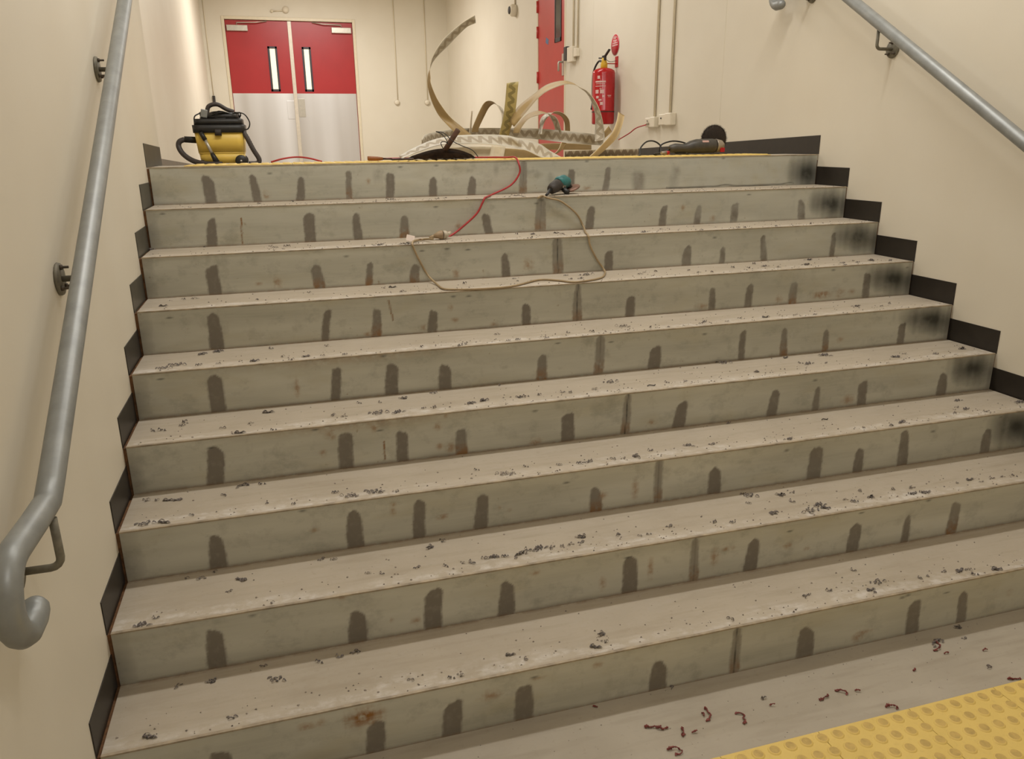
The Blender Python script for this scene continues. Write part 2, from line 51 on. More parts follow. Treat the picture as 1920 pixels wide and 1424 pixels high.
# ------------------------------------------------------------------ materials
def lin(r, g, b):
    f = lambda c: ((c / 255 + .055) / 1.055) ** 2.4 if c > 10 else c / 255 / 12.92
    return (f(r), f(g), f(b), 1)
class N:
    def __init__(s, name):
        s.m = bpy.data.materials.new(name); s.m.use_nodes = True; s.t = s.m.node_tree
        s.b = s.t.nodes['Principled BSDF']; s.l = s.t.links
    def n(s, ty, **k):
        x = s.t.nodes.new(ty)
        for a, v in k.items():
            if a.startswith('i_'):
                nm = a[2:]; x.inputs[int(nm) if nm.isdigit() else nm.replace('_', ' ')].default_value = v
            else: setattr(x, a, v)
        return x
    def link(s, a, b): s.l.new(a, b)
    def coord(s, sc=(1, 1, 1)):
        c = s.n('ShaderNodeTexCoord'); m = s.n('ShaderNodeMapping'); m.inputs['Scale'].default_value = sc
        s.link(c.outputs['Object'], m.inputs[0]); return m.outputs[0]
    def noise(s, vec, scale, detail=3, rough=.55):
        x = s.n('ShaderNodeTexNoise', i_Scale=scale, i_Detail=detail, i_Roughness=rough); s.link(vec, x.inputs['Vector']); return x.outputs['Fac']
    def ramp(s, f, a, b, lo=0.0, hi=1.0):
        x = s.n('ShaderNodeMapRange', i_1=a, i_2=b, i_3=lo, i_4=hi); s.link(f, x.inputs[0]); return x.outputs[0]
    def mix(s, f, a, b):
        x = s.n('ShaderNodeMix', data_type='RGBA')
        for sock, v in ((x.inputs[0], f), (x.inputs[6], a), (x.inputs[7], b)):
            if hasattr(v, 'is_output'): s.link(v, sock)
            else: sock.default_value = v
        return x.outputs[2]
    def math(s, op, a, b=0.0):
        x = s.n('ShaderNodeMath', operation=op)
        for k, v in ((0, a), (1, b)):
            if hasattr(v, 'is_output'): s.link(v, x.inputs[k])
            else: x.inputs[k].default_value = v
        return x.outputs[0]
    def base(s, v):
        if hasattr(v, 'is_output'): s.link(v, s.b.inputs['Base Color'])
        else: s.b.inputs['Base Color'].default_value = v
    def bump(s, f, st=.2, dist=.002):
        x = s.n('ShaderNodeBump', i_Strength=st, i_Distance=dist); s.link(f, x.inputs['Height']); s.link(x.outputs[0], s.b.inputs['Normal'])
def plain(name, col, rough=.5, metal=0.0, var=.12, sc=30, bump=0.0):
    q = N(name); v = q.coord(); f = q.noise(v, sc)
    c2 = tuple(c * (1 - var * 2) for c in col[:3]) + (1,)
    q.base(q.mix(q.ramp(f, .35, .7), col, c2)); q.b.inputs['Roughness'].default_value = rough; q.b.inputs['Metallic'].default_value = metal
    if bump: q.bump(f, bump)
    return q.m
WALLC = lin(222, 214, 197)
def wallmat():
    q = N('painted_wall'); v = q.coord(); f = q.noise(v, 2.2, 2); g = q.noise(v, 90, 3)
    q.base(q.mix(q.ramp(f, .3, .7), WALLC, lin(218, 209, 191))); q.b.inputs['Roughness'].default_value = .55
    q.bump(g, .08, .001); return q.m
M = {}
M['wall'] = wallmat()
M['ceil'] = plain('ceiling_paint', lin(228, 220, 200), .8, var=.02)
M['floor'] = (lambda: None)()
def floormat(name, a, b, dark):
    q = N(name); v = q.coord(); s = q.coord((1.2, 9, 9)); f = q.noise(v, 3.5, 4); g = q.noise(s, 3, 5); k = q.noise(v, 55, 4)
    c = q.mix(q.ramp(f, .3, .7), a, b); c = q.mix(q.math('MULTIPLY', q.ramp(g, .5, .75), .5), c, dark)
    c = q.mix(q.math('MULTIPLY', q.ramp(k, .6, .75), .35), c, dark)
    q.base(c); q.b.inputs['Roughness'].default_value = .75; q.bump(k, .15, .001); return q
M['floor'] = floormat('concrete_floor', lin(176, 166, 150), lin(166, 156, 140), lin(148, 137, 118)).m
def treadmat():
    q = floormat('dusty_tread', lin(182, 170, 152), lin(172, 160, 142), lin(156, 142, 120))
    # pale sanding dust gathered near the front edge: 'dust' attribute
    at = q.n('ShaderNodeAttribute', attribute_name='mask'); sp = q.n('ShaderNodeSeparateColor'); q.link(at.outputs['Color'], sp.inputs[0])
    v = q.coord(); nz = q.noise(v, 28, 5, .65); st = q.noise(q.coord((1, 6, 6)), 7, 4)
    src = q.b.inputs['Base Color'].links[0].from_socket
    f = q.math('MULTIPLY', q.math('MULTIPLY', sp.outputs[0], q.ramp(nz, .42, .6)), q.ramp(st, .35, .6))
    c = q.mix(q.math('MULTIPLY', f, .7), src, lin(208, 202, 194))
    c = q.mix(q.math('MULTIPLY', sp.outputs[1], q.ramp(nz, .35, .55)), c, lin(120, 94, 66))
    q.base(c); return q.m
M['tread'] = treadmat()
def risermat():
    q = N('galvanised_riser')
    at = q.n('ShaderNodeAttribute', attribute_name='mask'); sp = q.n('ShaderNodeSeparateColor'); q.link(at.outputs['Color'], sp.inputs[0])
    v = q.coord(); s = q.coord((.35, 1, 2.2)); big = q.noise(s, 5, 4); fine = q.noise(v, 45, 4); mid = q.noise(v, 14, 4); hz = q.noise(q.coord((.6, 1, 14)), 12, 3)
    c = q.mix(q.ramp(big, .3, .7), lin(201, 199, 186), lin(176, 174, 161))
    c = q.mix(q.math('MULTIPLY', q.ramp(hz, .48, .7), .28), c, lin(198, 197, 180))
    tint = q.noise(q.coord((.5, 1, 1.4)), 6.3, 3); c = q.mix(q.math('MULTIPLY', q.ramp(tint, .54, .72), .35), c, lin(172, 162, 130))
    stn = q.noise(q.coord((1, 1, 1.3)), 8.3, 6, .7); c = q.mix(q.math('MULTIPLY', q.ramp(stn, .54, .7), .4), c, lin(134, 134, 124))
    c = q.mix(q.math('MULTIPLY', q.ramp(mid, .58, .72), .35), c, lin(146, 142, 128))
    c = q.mix(q.math('MULTIPLY', q.ramp(fine, .68, .78), .5), c, lin(134, 108, 70))
    c = q.mix(q.math('MULTIPLY', sp.outputs[0], q.ramp(fine, .1, .5, .8, 1)), c, lin(124, 117, 106))
    c = q.mix(q.math('MULTIPLY', sp.outputs[1], q.ramp(fine, .3, .55)), c, lin(142, 96, 42))
    c = q.mix(q.math('MULTIPLY', at.outputs['Alpha'], q.ramp(mid, .35, .65)), c, lin(190, 190, 180))
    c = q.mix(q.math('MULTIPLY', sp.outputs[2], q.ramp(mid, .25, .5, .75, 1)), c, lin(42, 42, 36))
    q.base(c); q.b.inputs['Metallic'].default_value = .15
    r = q.n('ShaderNodeMapRange', i_1=0.0, i_2=1.0, i_3=.42, i_4=.62); q.link(sp.outputs[0], r.inputs[0]); q.link(r.outputs[0], q.b.inputs['Roughness'])
    q.bump(fine, .06, .001); return q.m
M['riser'] = risermat()
M['rust'] = plain('rusty_edge', lin(120, 82, 48), .8, var=.3, sc=60)
M['nosing'] = plain('worn_nosing', lin(176, 160, 136), .6, .1, var=.22, sc=24)
M['vinyl'] = plain('dark_vinyl', lin(44, 38, 32), .42, var=.12, sc=14)
M['vinyl_left'] = plain('dark_vinyl_worn', lin(76, 72, 62), .38, var=.2, sc=9)
M['vinyl_grey'] = plain('grey_brown_vinyl', lin(116, 104, 88), .5, var=.12, sc=9)
M['rail'] = (lambda q: (q.base(q.mix(q.ramp(q.noise(q.coord(), 18, 4), .35, .7), lin(150, 152, 150), lin(134, 136, 134))), q.b.inputs['Metallic'].__setattr__('default_value', .3), q.b.inputs['Roughness'].__setattr__('default_value', .42), q.m)[-1])(N('galvanised_pipe'))
M['bracket'] = plain('bracket_steel', lin(128, 122, 106), .6, .1, var=.2, sc=40)
M['bolt'] = plain('dull_bolt', lin(92, 80, 66), .6, .1, var=.2, sc=60)
M['red'] = plain('red_door_paint', lin(170, 40, 42), .35, var=.04, sc=4)
M['red2'] = plain('red_side_door_paint', lin(192, 64, 56), .35, var=.04, sc=4)
def steelmat():
    q = N('brushed_steel'); s = q.coord((3.2, 1, .12)); f = q.noise(s, 1.1, 1); v = q.coord((60, 1, 1)); g = q.noise(v, 6, 2)
    q.base(q.mix(q.ramp(f, .3, .7), lin(238, 238, 240), lin(200, 196, 192))); q.b.inputs['Metallic'].default_value = .75
    q.link(q.ramp(g, .2, .8, .36, .44), q.b.inputs['Roughness']); return q.m
M['steel'] = steelmat()
M['silver'] = plain('satin_silver', lin(200, 194, 182), .35, .6, var=.06)
M['frame'] = plain('cream_frame', lin(222, 210, 184), .4, var=.03)
M['meet'] = plain('pale_stile', lin(214, 204, 188), .4, .2, var=.05)
M['black'] = plain('black_plastic', lin(38, 36, 33), .45, var=.2)
M['dark'] = plain('dark_rubber', lin(58, 50, 45), .6, var=.25)
M['hose'] = plain('grey_hose', lin(74, 66, 62), .5, var=.15)
M['yellow'] = plain('yellow_plastic', lin(238, 202, 92), .4, var=.05, sc=6)
def tacmat():
    q = N('tactile_yellow'); v = q.coord(); f = q.noise(v, 6, 4); g = q.noise(v, 70, 4)
    c = q.mix(q.ramp(f, .3, .7), lin(226, 196, 112), lin(218, 188, 104)); c = q.mix(q.math('MULTIPLY', q.ramp(g, .55, .75), .4), c, lin(204, 172, 98))
    q.base(c); q.b.inputs['Roughness'].default_value = .6; return q.m
M['tactile'] = tacmat()
M['domeworn'] = plain('worn_dome_top', lin(204, 172, 98), .6, var=.12, sc=50)
M['pane'] = (lambda q: (q.base(lin(240, 232, 200)), q.b.inputs['Roughness'].__setattr__('default_value', .15), q.b.inputs['Emission Color'].__setattr__('default_value', lin(255, 244, 205)), q.b.inputs['Emission Strength'].__setattr__('default_value', .62), q.m)[-1])(N('lit_glass'))
M['darkpane'] = plain('dark_glass', lin(70, 66, 62), .12, var=.1)
M['navy'] = plain('dark_bead', lin(58, 52, 60), .4, var=.1)
M['blue'] = plain('blue_tape', lin(88, 112, 150), .6, var=.1)
M['white'] = plain('white_plastic', lin(226, 216, 196), .4, var=.02)
M['extred'] = plain('extinguisher_red', lin(176, 18, 26), .22, var=.05)
M['signred'] = plain('sign_red', lin(196, 26, 44), .4, var=.04)
M['print'] = plain('white_print', lin(226, 190, 186), .5, var=.05)
M['brass'] = plain('yellow_tag', lin(214, 172, 40), .4, .1, var=.08)
M['cablered'] = plain('red_cable', lin(178, 52, 54), .45, var=.1)
M['olive'] = plain('beige_cable', lin(168, 146, 112), .5, var=.1)
M['plug'] = plain('dusty_plug', lin(166, 142, 112), .5, var=.12)
M['plug2'] = plain('clear_socket', lin(196, 184, 164), .35, var=.1)
M['tag'] = plain('paper_tag', lin(226, 208, 196), .6, var=.03)
M['teal'] = plain('teal_plastic', lin(42, 112, 112), .42, var=.1)
M['grinder'] = plain('grinder_grey', lin(78, 74, 68), .45, .1, var=.15)
M['alu'] = plain('cast_aluminium', lin(166, 154, 138), .4, .5, var=.12)
M['guard'] = plain('guard_steel', lin(150, 116, 100), .5, .3, var=.2)
M['bristle'] = plain('bristle', lin(46, 34, 24), .8, var=.3, sc=120)
M['scoop'] = plain('scorched_metal', lin(40, 27, 16), 1.0, .0, var=.35, sc=30, bump=.5); M['scoop'].node_tree.nodes['Principled BSDF'].inputs['Specular IOR Level'].default_value = .1
M['pipe'] = plain('scorched_pipe', lin(92, 62, 44), .85, .0, var=.3, sc=30)
M['wood'] = plain('worn_wood', lin(158, 96, 46), .5, var=.2, sc=20)
M['blade'] = plain('dark_blade', lin(74, 60, 54), .45, .4, var=.2)
M['scrap'] = plain('grey_adhesive', lin(132, 122, 116), .7, var=.45, sc=200)
M['scrapdark'] = plain('dark_rubber_sliver', lin(50, 42, 36), .7, var=.2, sc=80)
M['pink'] = plain('maroon_shaving', lin(134, 62, 56), .6, var=.25, sc=80)
M['dustm'] = plain('pale_dust_grit', lin(176, 164, 152), .8, var=.4, sc=200)
def stripmat(name, base, base2, glue, amp=.2, half=.12, wl=.056, cover=.85):
    q = N(name); uv = q.n('ShaderNodeUVMap', uv_map='uv'); sp = q.n('ShaderNodeSeparateXYZ'); q.link(uv.outputs[0], sp.inputs[0])
    v = q.coord(); nz = q.noise(v, 30, 3); n2 = q.noise(v, 9, 3)
    ph = q.math('MULTIPLY', sp.outputs[0], 2 * PI / wl); w = q.math('MULTIPLY', q.math('SINE', ph), amp)
    d_ = q.math('ABSOLUTE', q.math('SUBTRACT', q.math('SUBTRACT', sp.outputs[1], .5), w))
    d_ = q.math('DIVIDE', d_, q.math('ADD', q.math('MULTIPLY', q.math('ABSOLUTE', q.math('COSINE', ph)), .9), 1.0))
    d_ = q.math('ADD', d_, q.math('MULTIPLY', q.math('SUBTRACT', nz, .5), .07))
    m = q.math('MULTIPLY', q.ramp(d_, half, half + .03, 1, 0), cover)
    c = q.mix(q.ramp(n2, .3, .7), base, base2); c = q.mix(m, c, glue)
    q.base(c); q.b.inputs['Roughness'].default_value = .5; return q.m
M['strip_grey'] = stripmat('strip_glued_grey', lin(206, 198, 182), lin(190, 182, 164), lin(158, 144, 122))
M['strip_tan'] = stripmat('strip_tan', lin(168, 142, 94), lin(156, 130, 86), lin(176, 146, 96), cover=.0)
M['strip_olive'] = stripmat('strip_olive_wavy', lin(186, 168, 108), lin(174, 156, 100), lin(128, 116, 70), amp=.16, half=.11, wl=.05)
M['strip_brown'] = stripmat('strip_brown_wavy', lin(206, 194, 172), lin(196, 184, 162), lin(138, 118, 94), amp=.18, half=.2, wl=.05)
M['strip_pale'] = plain('strip_pale_tan', lin(214, 188, 140), .5, var=.08, sc=9)
M['strip_edge'] = plain('strip_edge', lin(214, 200, 172), .5, var=.06)

# ------------------------------------------------------------------ mesh helpers
def obj(name, bm, mats, parent=None, smooth=False, bevel=0.0, seg=2):
    me = bpy.data.meshes.new(name); bm.normal_update(); bm.to_mesh(me); bm.free()
    for m in (mats if isinstance(mats, (list, tuple)) else [mats]): me.materials.append(M[m])
    o = bpy.data.objects.new(name, me); COL.objects.link(o)
    if parent is not None: o.parent = parent; o.matrix_parent_inverse = Matrix.Translation(-parent.location) if parent.type == 'EMPTY' else Matrix.Identity(4)
    if smooth:
        for p in me.polygons: p.use_smooth = True
    if bevel:
        b = o.modifiers.new('bevel', 'BEVEL'); b.width = bevel; b.segments = seg; b.limit_method = 'ANGLE'; b.angle_limit = .6
    return o
def thing(name, label, cat, loc, group=None):
    o = bpy.data.objects.new(name, None); COL.objects.link(o); o.location = loc; o.empty_display_size = .05
    o['label'] = label; o['category'] = cat
    if group: o['group'] = group
    return o
def tag(o, label, cat, group=None):
    o['label'] = label; o['category'] = cat
    if group: o['group'] = group
    return o
def struct(o): o['kind'] = 'structure'; return o
def box(bm, x0, x1, y0, y1, z0, z1, mat=0, rot=None, piv=None):
    vs = [bm.verts.new((x, y, z)) for x in (x0, x1) for y in (y0, y1) for z in (z0, z1)]
    if rot is not None:
        c = Vector(piv) if piv is not None else Vector(((x0 + x1) / 2, (y0 + y1) / 2, (z0 + z1) / 2))
        for v in vs: v.co = c + rot @ (v.co - c)
    for f in ((0, 1, 3, 2), (4, 6, 7, 5), (0, 4, 5, 1), (2, 3, 7, 6), (0, 2, 6, 4), (1, 5, 7, 3)):
        bm.faces.new([vs[i] for i in f]).material_index = mat
    return vs
def frames(pts):
    T = []
    for i in range(len(pts)):
        a = pts[max(i - 1, 0)]; b = pts[min(i + 1, len(pts) - 1)]; T.append((b - a).normalized())
    up = Vector((0, 0, 1)) if abs(T[0].z) < .9 else Vector((1, 0, 0))
    n = T[0].cross(up).normalized(); out = []
    for t in T:
        n = (n - t * n.dot(t)).normalized(); out.append((t, n, t.cross(n)))
    return out
def tube(bm, pts, r, seg=12, caps=True, mat=0, round_end=False):
    pts = [Vector(p) for p in pts]; fr = frames(pts); rs = r if isinstance(r, (list, tuple)) else [r] * len(pts)
    if round_end:
        for e in (0, -1):
            t = fr[e][0] * (-1 if e == 0 else 1); p = pts[e]; R = rs[e]
            ex = [(p + t * R * math.sin(a), R * math.cos(a), fr[e]) for a in (.5, 1.0, 1.4)]
            if e == 0:
                pts = [x[0] for x in ex[::-1]] + pts; rs = [x[1] for x in ex[::-1]] + list(rs); fr = [x[2] for x in ex[::-1]] + fr
            else:
                pts = pts + [x[0] for x in ex]; rs = list(rs) + [x[1] for x in ex]; fr = fr + [x[2] for x in ex]
    rings = []
    for p, (t, n, b), R in zip(pts, fr, rs):
        rings.append([bm.verts.new(p + (n * math.cos(2 * PI * k / seg) + b * math.sin(2 * PI * k / seg)) * R) for k in range(seg)])
    for a, c in zip(rings, rings[1:]):
        for k in range(seg):
            f = bm.faces.new((a[k], a[(k + 1) % seg], c[(k + 1) % seg], c[k])); f.material_index = mat; f.smooth = True
    if caps:
        bm.faces.new(rings[0][::-1]).material_index = mat; bm.faces.new(rings[-1]).material_index = mat
def crom(pts, n=6):
    pts = [Vector(p) for p in pts]
    if len(pts) < 3: return [pts[0].lerp(pts[-1], k / n) for k in range(n + 1)]
    out = []; P = [pts[0] * 2 - pts[1]] + pts + [pts[-1] * 2 - pts[-2]]
    for i in range(1, len(P) - 2):
        for k in range(n):
            t = k / n; a, b, c, d = P[i - 1:i + 3]
            out.append(.5 * ((2 * b) + (c - a) * t + (2 * a - 5 * b + 4 * c - d) * t * t + (3 * b - a - 3 * c + d) * t ** 3))
    out.append(pts[-1]); return out
def lathe(bm, prof, c, axis='Z', seg=24, mat=0, a0=0.0, a1=2 * PI):
    c = Vector(c); full = abs(a1 - a0 - 2 * PI) < 1e-6; n = seg if full else seg + 1; rings = []
    for r, z in prof:
        ring = []
        for k in range(n):
            a = a0 + (a1 - a0) * k / seg
            x, y = r * math.cos(a), r * math.sin(a)
            v = {'Z': (x, y, z), 'Y': (x, z, y), 'X': (z, x, y)}[axis]
            ring.append(bm.verts.new(c + Vector(v)))
        rings.append(ring)
    for a, b in zip(rings, rings[1:]):
        for k in range(seg if full else seg):
            k2 = (k + 1) % n
            f = bm.faces.new((a[k], a[k2], b[k2], b[k])); f.material_index = mat; f.smooth = True
    if full:
        for ring in (rings[0], rings[-1]):
            if prof[0][0] > 1e-5: 
                try: bm.faces.new(ring).material_index = mat
                except ValueError: pass
    bmesh.ops.recalc_face_normals(bm, faces=bm.faces)
def B(): return bmesh.new()
def prism(bm, poly, axis, a, b, mat=0):
    def mk(p, v):
        return {'X': (v, p[0], p[1]), 'Y': (p[0], v, p[1]), 'Z': (p[0], p[1], v)}[axis]
    A = [bm.verts.new(mk(p, a)) for p in poly]; C = [bm.verts.new(mk(p, b)) for p in poly]; n = len(poly)
    fs = [bm.faces.new(A), bm.faces.new(C[::-1])]
    for i in range(n): fs.append(bm.faces.new((A[i], C[i], C[(i + 1) % n], A[(i + 1) % n])))
    for f in fs: f.material_index = mat
    bmesh.ops.recalc_face_normals(bm, faces=bm.faces)

# ------------------------------------------------------------------ room shell
bm = B(); box(bm, XL - .3, XR + .3, -4.2, .06, -.2, 0); struct(obj('floor', bm, 'floor'))
bm = B(); ys = [YE + .03, 2.45, YB + .3]
prism(bm, [(YE + .004, ZL - .03), (YE + .004, ZL), (2.45, ZL), (YB + .2, zf(YB + .2)), (YB + .2, zf(YB + .2) - .25), (YE + .3, ZL - .25)], 'X', 0, XR)
o = struct(obj('floor_landing', bm, 'floor'))
bm = B(); prism(bm, [(YEND, zf(YEND)), (YB + .2, zf(YB + .2)), (YB + .2, zf(YB + .2) - .2), (YEND, zf(YEND) - .2)], 'X', XREC, -.0005)
struct(obj('floor_recess', bm, 'floor'))
# left stair wall with a softly rounded end
poly = [(XL, -4.2)] + [(XL - .035 + .035 * math.cos(a), YEND - .035 + .035 * math.sin(a)) for a in [k * PI / 12 for k in range(7)]] + [(XREC - .2, YEND), (XREC - .2, -4.2)]
bm = B(); prism(bm, poly, 'Z', -.2, CEIL); struct(obj('wall_left', bm, 'wall'))
bm = B(); box(bm, XREC - .2, XREC, YEND, YB, .8, CEIL); struct(obj('wall_left_recess', bm, 'wall'))
bm = B(); box(bm, XREC - .2, XR + .2, -4.4, -4.2, -.2, CEIL); struct(obj('wall_front', bm, 'wall'))
bm = B(); box(bm, XREC - .2, XR + .2, -4.4, YB + .2, CEIL, CEIL + .1); struct(obj('ceiling', bm, 'ceil'))
# right wall, with the opening of the single door
DY0, DY1, DZ = 6.30, 7.22, zf(6.3) + 2.3
bm = B(); box(bm, XR, XR + .2, -4.2, DY0, -.2, CEIL); box(bm, XR, XR + .2, DY1, YB + .2, .8, CEIL); box(bm, XR, XR + .2, DY0, DY1, DZ, CEIL); box(bm, XR + .12, XR + .2, DY0, DY1, .8, DZ)
struct(obj('wall_right', bm, 'wall'))
# back wall with the double-door opening
BX0, BX1, BZ0, BZ1 = -.045, 1.99, zf(YB), 3.49
bm = B(); box(bm, XREC, BX0, YB, YB + .2, .8, CEIL); box(bm, BX1, XR, YB, YB + .2, .8, CEIL); box(bm, BX0, BX1, YB, YB + .2, BZ1, CEIL); box(bm, BX0, BX1, YB + .14, YB + .2, .8, BZ1)
struct(obj('wall_back', bm, 'wall'))
# shallow vertical panel joints in the right wall
for i, (jy) in enumerate((3.23, 5.56)):
    bm = B(); box(bm, XR - .0012, XR + .001, jy, jy + .006, ZL - .1 if jy < 3 else zf(jy) + .1, CEIL); struct(obj('trim_%d' % (i + 3), bm, 'wall'))

# ------------------------------------------------------------------ staircase
st = thing('staircase', 'wide bare staircase of galvanised steel risers and dusty treads stripped of covering', 'staircase', (W / 2, 0, 0))
def hsh(*a): return noise.noise(Vector(a))
def riser(i):
    nx, nz = 640, 34; y = yn(i); z0 = zt(i) - H
    X = np.linspace(0, W, nx + 1); Z = np.linspace(0, H, nz + 1); gx, gz = np.meshgrid(X, Z, indexing='ij')
    rs = np.random.RandomState(10 + i)
    def wob(sc, k):  # smooth 1-d wobble along z or x
        ph = rs.rand(4) * 6.28; return lambda t: sum(np.sin(t * sc * (j + 1) * 1.7 + ph[j]) / (j + 1.3) for j in range(4)) * k
    dark = np.zeros_like(gx); rust = np.zeros_like(gx); blk = np.zeros_like(gx)
    soft = lambda d, w: np.clip(.5 - d / w, 0, 1)
    for (xt, top, xb, hw, k) in PATCH[i]:
        t = np.clip(gz / max(top, .02), 0, 1.2); cx = xb + (xt - xb) * t + wob(25, .0012)(gz); w_ = hw * (1 + wob(40, .025)(gz))
        sl = (rs.rand() - .5) * .9; tp = rs.rand() * .45
        cap = top + sl * (gx - cx) + wob(160, .0015)(gx)
        if k == 'j': cap = cap * 0 + H; w_ = w_ * .85
        rr = .45 * hw + hw * .5 * rs.rand()          # rounded shoulders
        w_ = w_ * (1 - tp * t ** 2)
        dx = np.abs(gx - cx + wob(130, .0008)(gz)) - (w_ - np.clip((gz - (cap - rr)) / rr, 0, 1) ** 2 * rr * .75)
        dz = gz - cap
        s = soft(np.maximum(dx, dz), .006 if k != 's' else .03)
        amt = {'n': 1, 'r': .9, 'j': .72, 's': .75}[k]
        dark = np.maximum(dark, s * amt)
        if k == 'r': rust = np.maximum(rust, s * np.clip(1 - gz / (top * .55), 0, 1) * .8)
        if k == 'j':
            rust = np.maximum(rust, s * np.clip(1 - np.abs(gz - .02) / .05, 0, 1) * .5)
            blk = np.maximum(blk, soft(np.abs(gx - cx) - .0018, .004) * (.95 if i in (2, 3, 5, 8) else .35))
    for (x, z, a, b) in RUST.get(i, []):
        r = np.sqrt(((gx - x) / (a * 1.3)) ** 2 + ((gz - z) / (b * 1.5)) ** 2) + wob(120, .12)(gx) + wob(140, .12)(gz)
        rust = np.maximum(rust, np.clip(1.25 - r, 0, 1) * (1.0 if a > .03 else .6))
    if i in SMUDGE:
        x, z, a, b = SMUDGE[i]; r = np.sqrt(((gx - x) / (a * 1.5)) ** 2 + ((gz - z + (gx - x) * .12) / (b * 1.6)) ** 2) + wob(30, .08)(gx)
        blk = np.maximum(blk, np.clip(1.15 - r, 0, 1) ** .8 * .92)
    for (x0, a0, x1, a1) in RUN.get(i, []):
        t = np.clip((gz - a1) / (a0 - a1), 0, 1); inside = (gz > a1) & (gz < a0)
        rr = soft(np.abs(gx - (x1 + (x0 - x1) * t) - wob(90, .0012)(gz)) - .0022, .004) * inside; rust = np.maximum(rust, rr); dark = np.maximum(dark, rr * .8)
    # darker left and right margins, dirt along the foot, top edge stain
    m = .035 + .02 * rs.rand(); dark = np.maximum(dark, np.clip(1.1 - (gx + wob(30, .004)(gz)) / m, 0, 1) ** .5 * .42 * (i > 0))
    dark = np.maximum(dark, soft(W - .022 - gx, .006) * .35)
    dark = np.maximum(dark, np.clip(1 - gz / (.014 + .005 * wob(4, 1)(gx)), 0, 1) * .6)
    rust = np.maximum(rust, np.clip(1 - gz / .008, 0, 1) * .35)
    if i in (4, 5): rust = np.maximum(rust, np.clip(1 - (H - gz) / .035, 0, 1) * np.clip(1 - np.abs(gx - .75) / .55, 0, 1) * .5)
    if i == 0: blk = np.maximum(blk, soft(np.abs(gz - .007 - .004 * wob(9, 1)(gx)) - .003, .006) * ((gx > 2.55) & (gx < 3.35)) * .8)
    # a few short black scuffs under the front edge
    for _ in range(5):
        x = rs.rand() * W; z = .125 + rs.rand() * .03; r = np.sqrt(((gx - x) / .012) ** 2 + ((gz - z) / .0035) ** 2); blk = np.maximum(blk, np.clip(1.4 - r, 0, 1) * .7)
    if i == 0:
        for _ in range(9):
            x = 1.0 + rs.rand() * .9; z = .06 + rs.rand() * .08; r = np.sqrt(((gx - x) / (.015 + .03 * rs.rand())) ** 2 + ((gz - z) / (.01 + .03 * rs.rand())) ** 2) + wob(60, .2)(gx); dark = np.maximum(dark, np.clip(1.2 - r, 0, 1) * .4)
    nv = (nx + 1) * (nz + 1); dent = np.array([hsh(x * 2.3, i * 3.1, 0) * .0016 for x in X])[:, None] + np.zeros_like(gx)
    dent *= np.sin(np.clip(gz / H, 0, 1) * PI)
    co = np.stack([gx, np.full_like(gx, y) + dent, gz + z0], -1).reshape(-1, 3)
    # back rim for thickness
    rim = np.array([(0, y + .004, z0), (W, y + .004, z0), (W, y + .004, z0 + H), (0, y + .004, z0 + H)])
    idx = np.arange(nv).reshape(nx + 1, nz + 1)
    faces = np.stack([idx[:-1, :-1], idx[1:, :-1], idx[1:, 1:], idx[:-1, 1:]], -1).reshape(-1, 4).tolist()
    b0 = nv
    faces += [[b0 + 1, b0, b0 + 3, b0 + 2]]
    bot = idx[:, 0].tolist(); top_ = idx[:, -1].tolist(); lf = idx[0].tolist(); rt = idx[-1].tolist()
    faces += [[b0, b0 + 1] + bot[::-1], [b0 + 2, b0 + 3] + top_, [b0 + 3, b0] + lf, [b0 + 1, b0 + 2] + rt[::-1]]
    me = bpy.data.meshes.new('riser'); me.from_pydata(np.vstack([co, rim]).tolist(), [], faces); me.update()
    a = me.color_attributes.new('mask', 'FLOAT_COLOR', 'POINT')
    cl = np.zeros((nv + 4, 4), np.float32); cl[:nv, 0] = dark.ravel(); cl[:nv, 1] = rust.ravel(); cl[:nv, 2] = blk.ravel()
    pol = np.clip((gx - 2.0) / .8, 0, 1) * {0: .8, 1: .45, 2: .35, 3: .3}.get(i, .15); cl[:nv, 3] = pol.ravel()  # silver smears, with their highlights painted as paler colour towards the right
    a.data.foreach_set('color', cl.ravel()); me.materials.append(M['riser'])
    o = bpy.data.objects.new('riser', me); COL.objects.link(o); o.parent = st; o.matrix_parent_inverse = Matrix.Translation(-st.location)
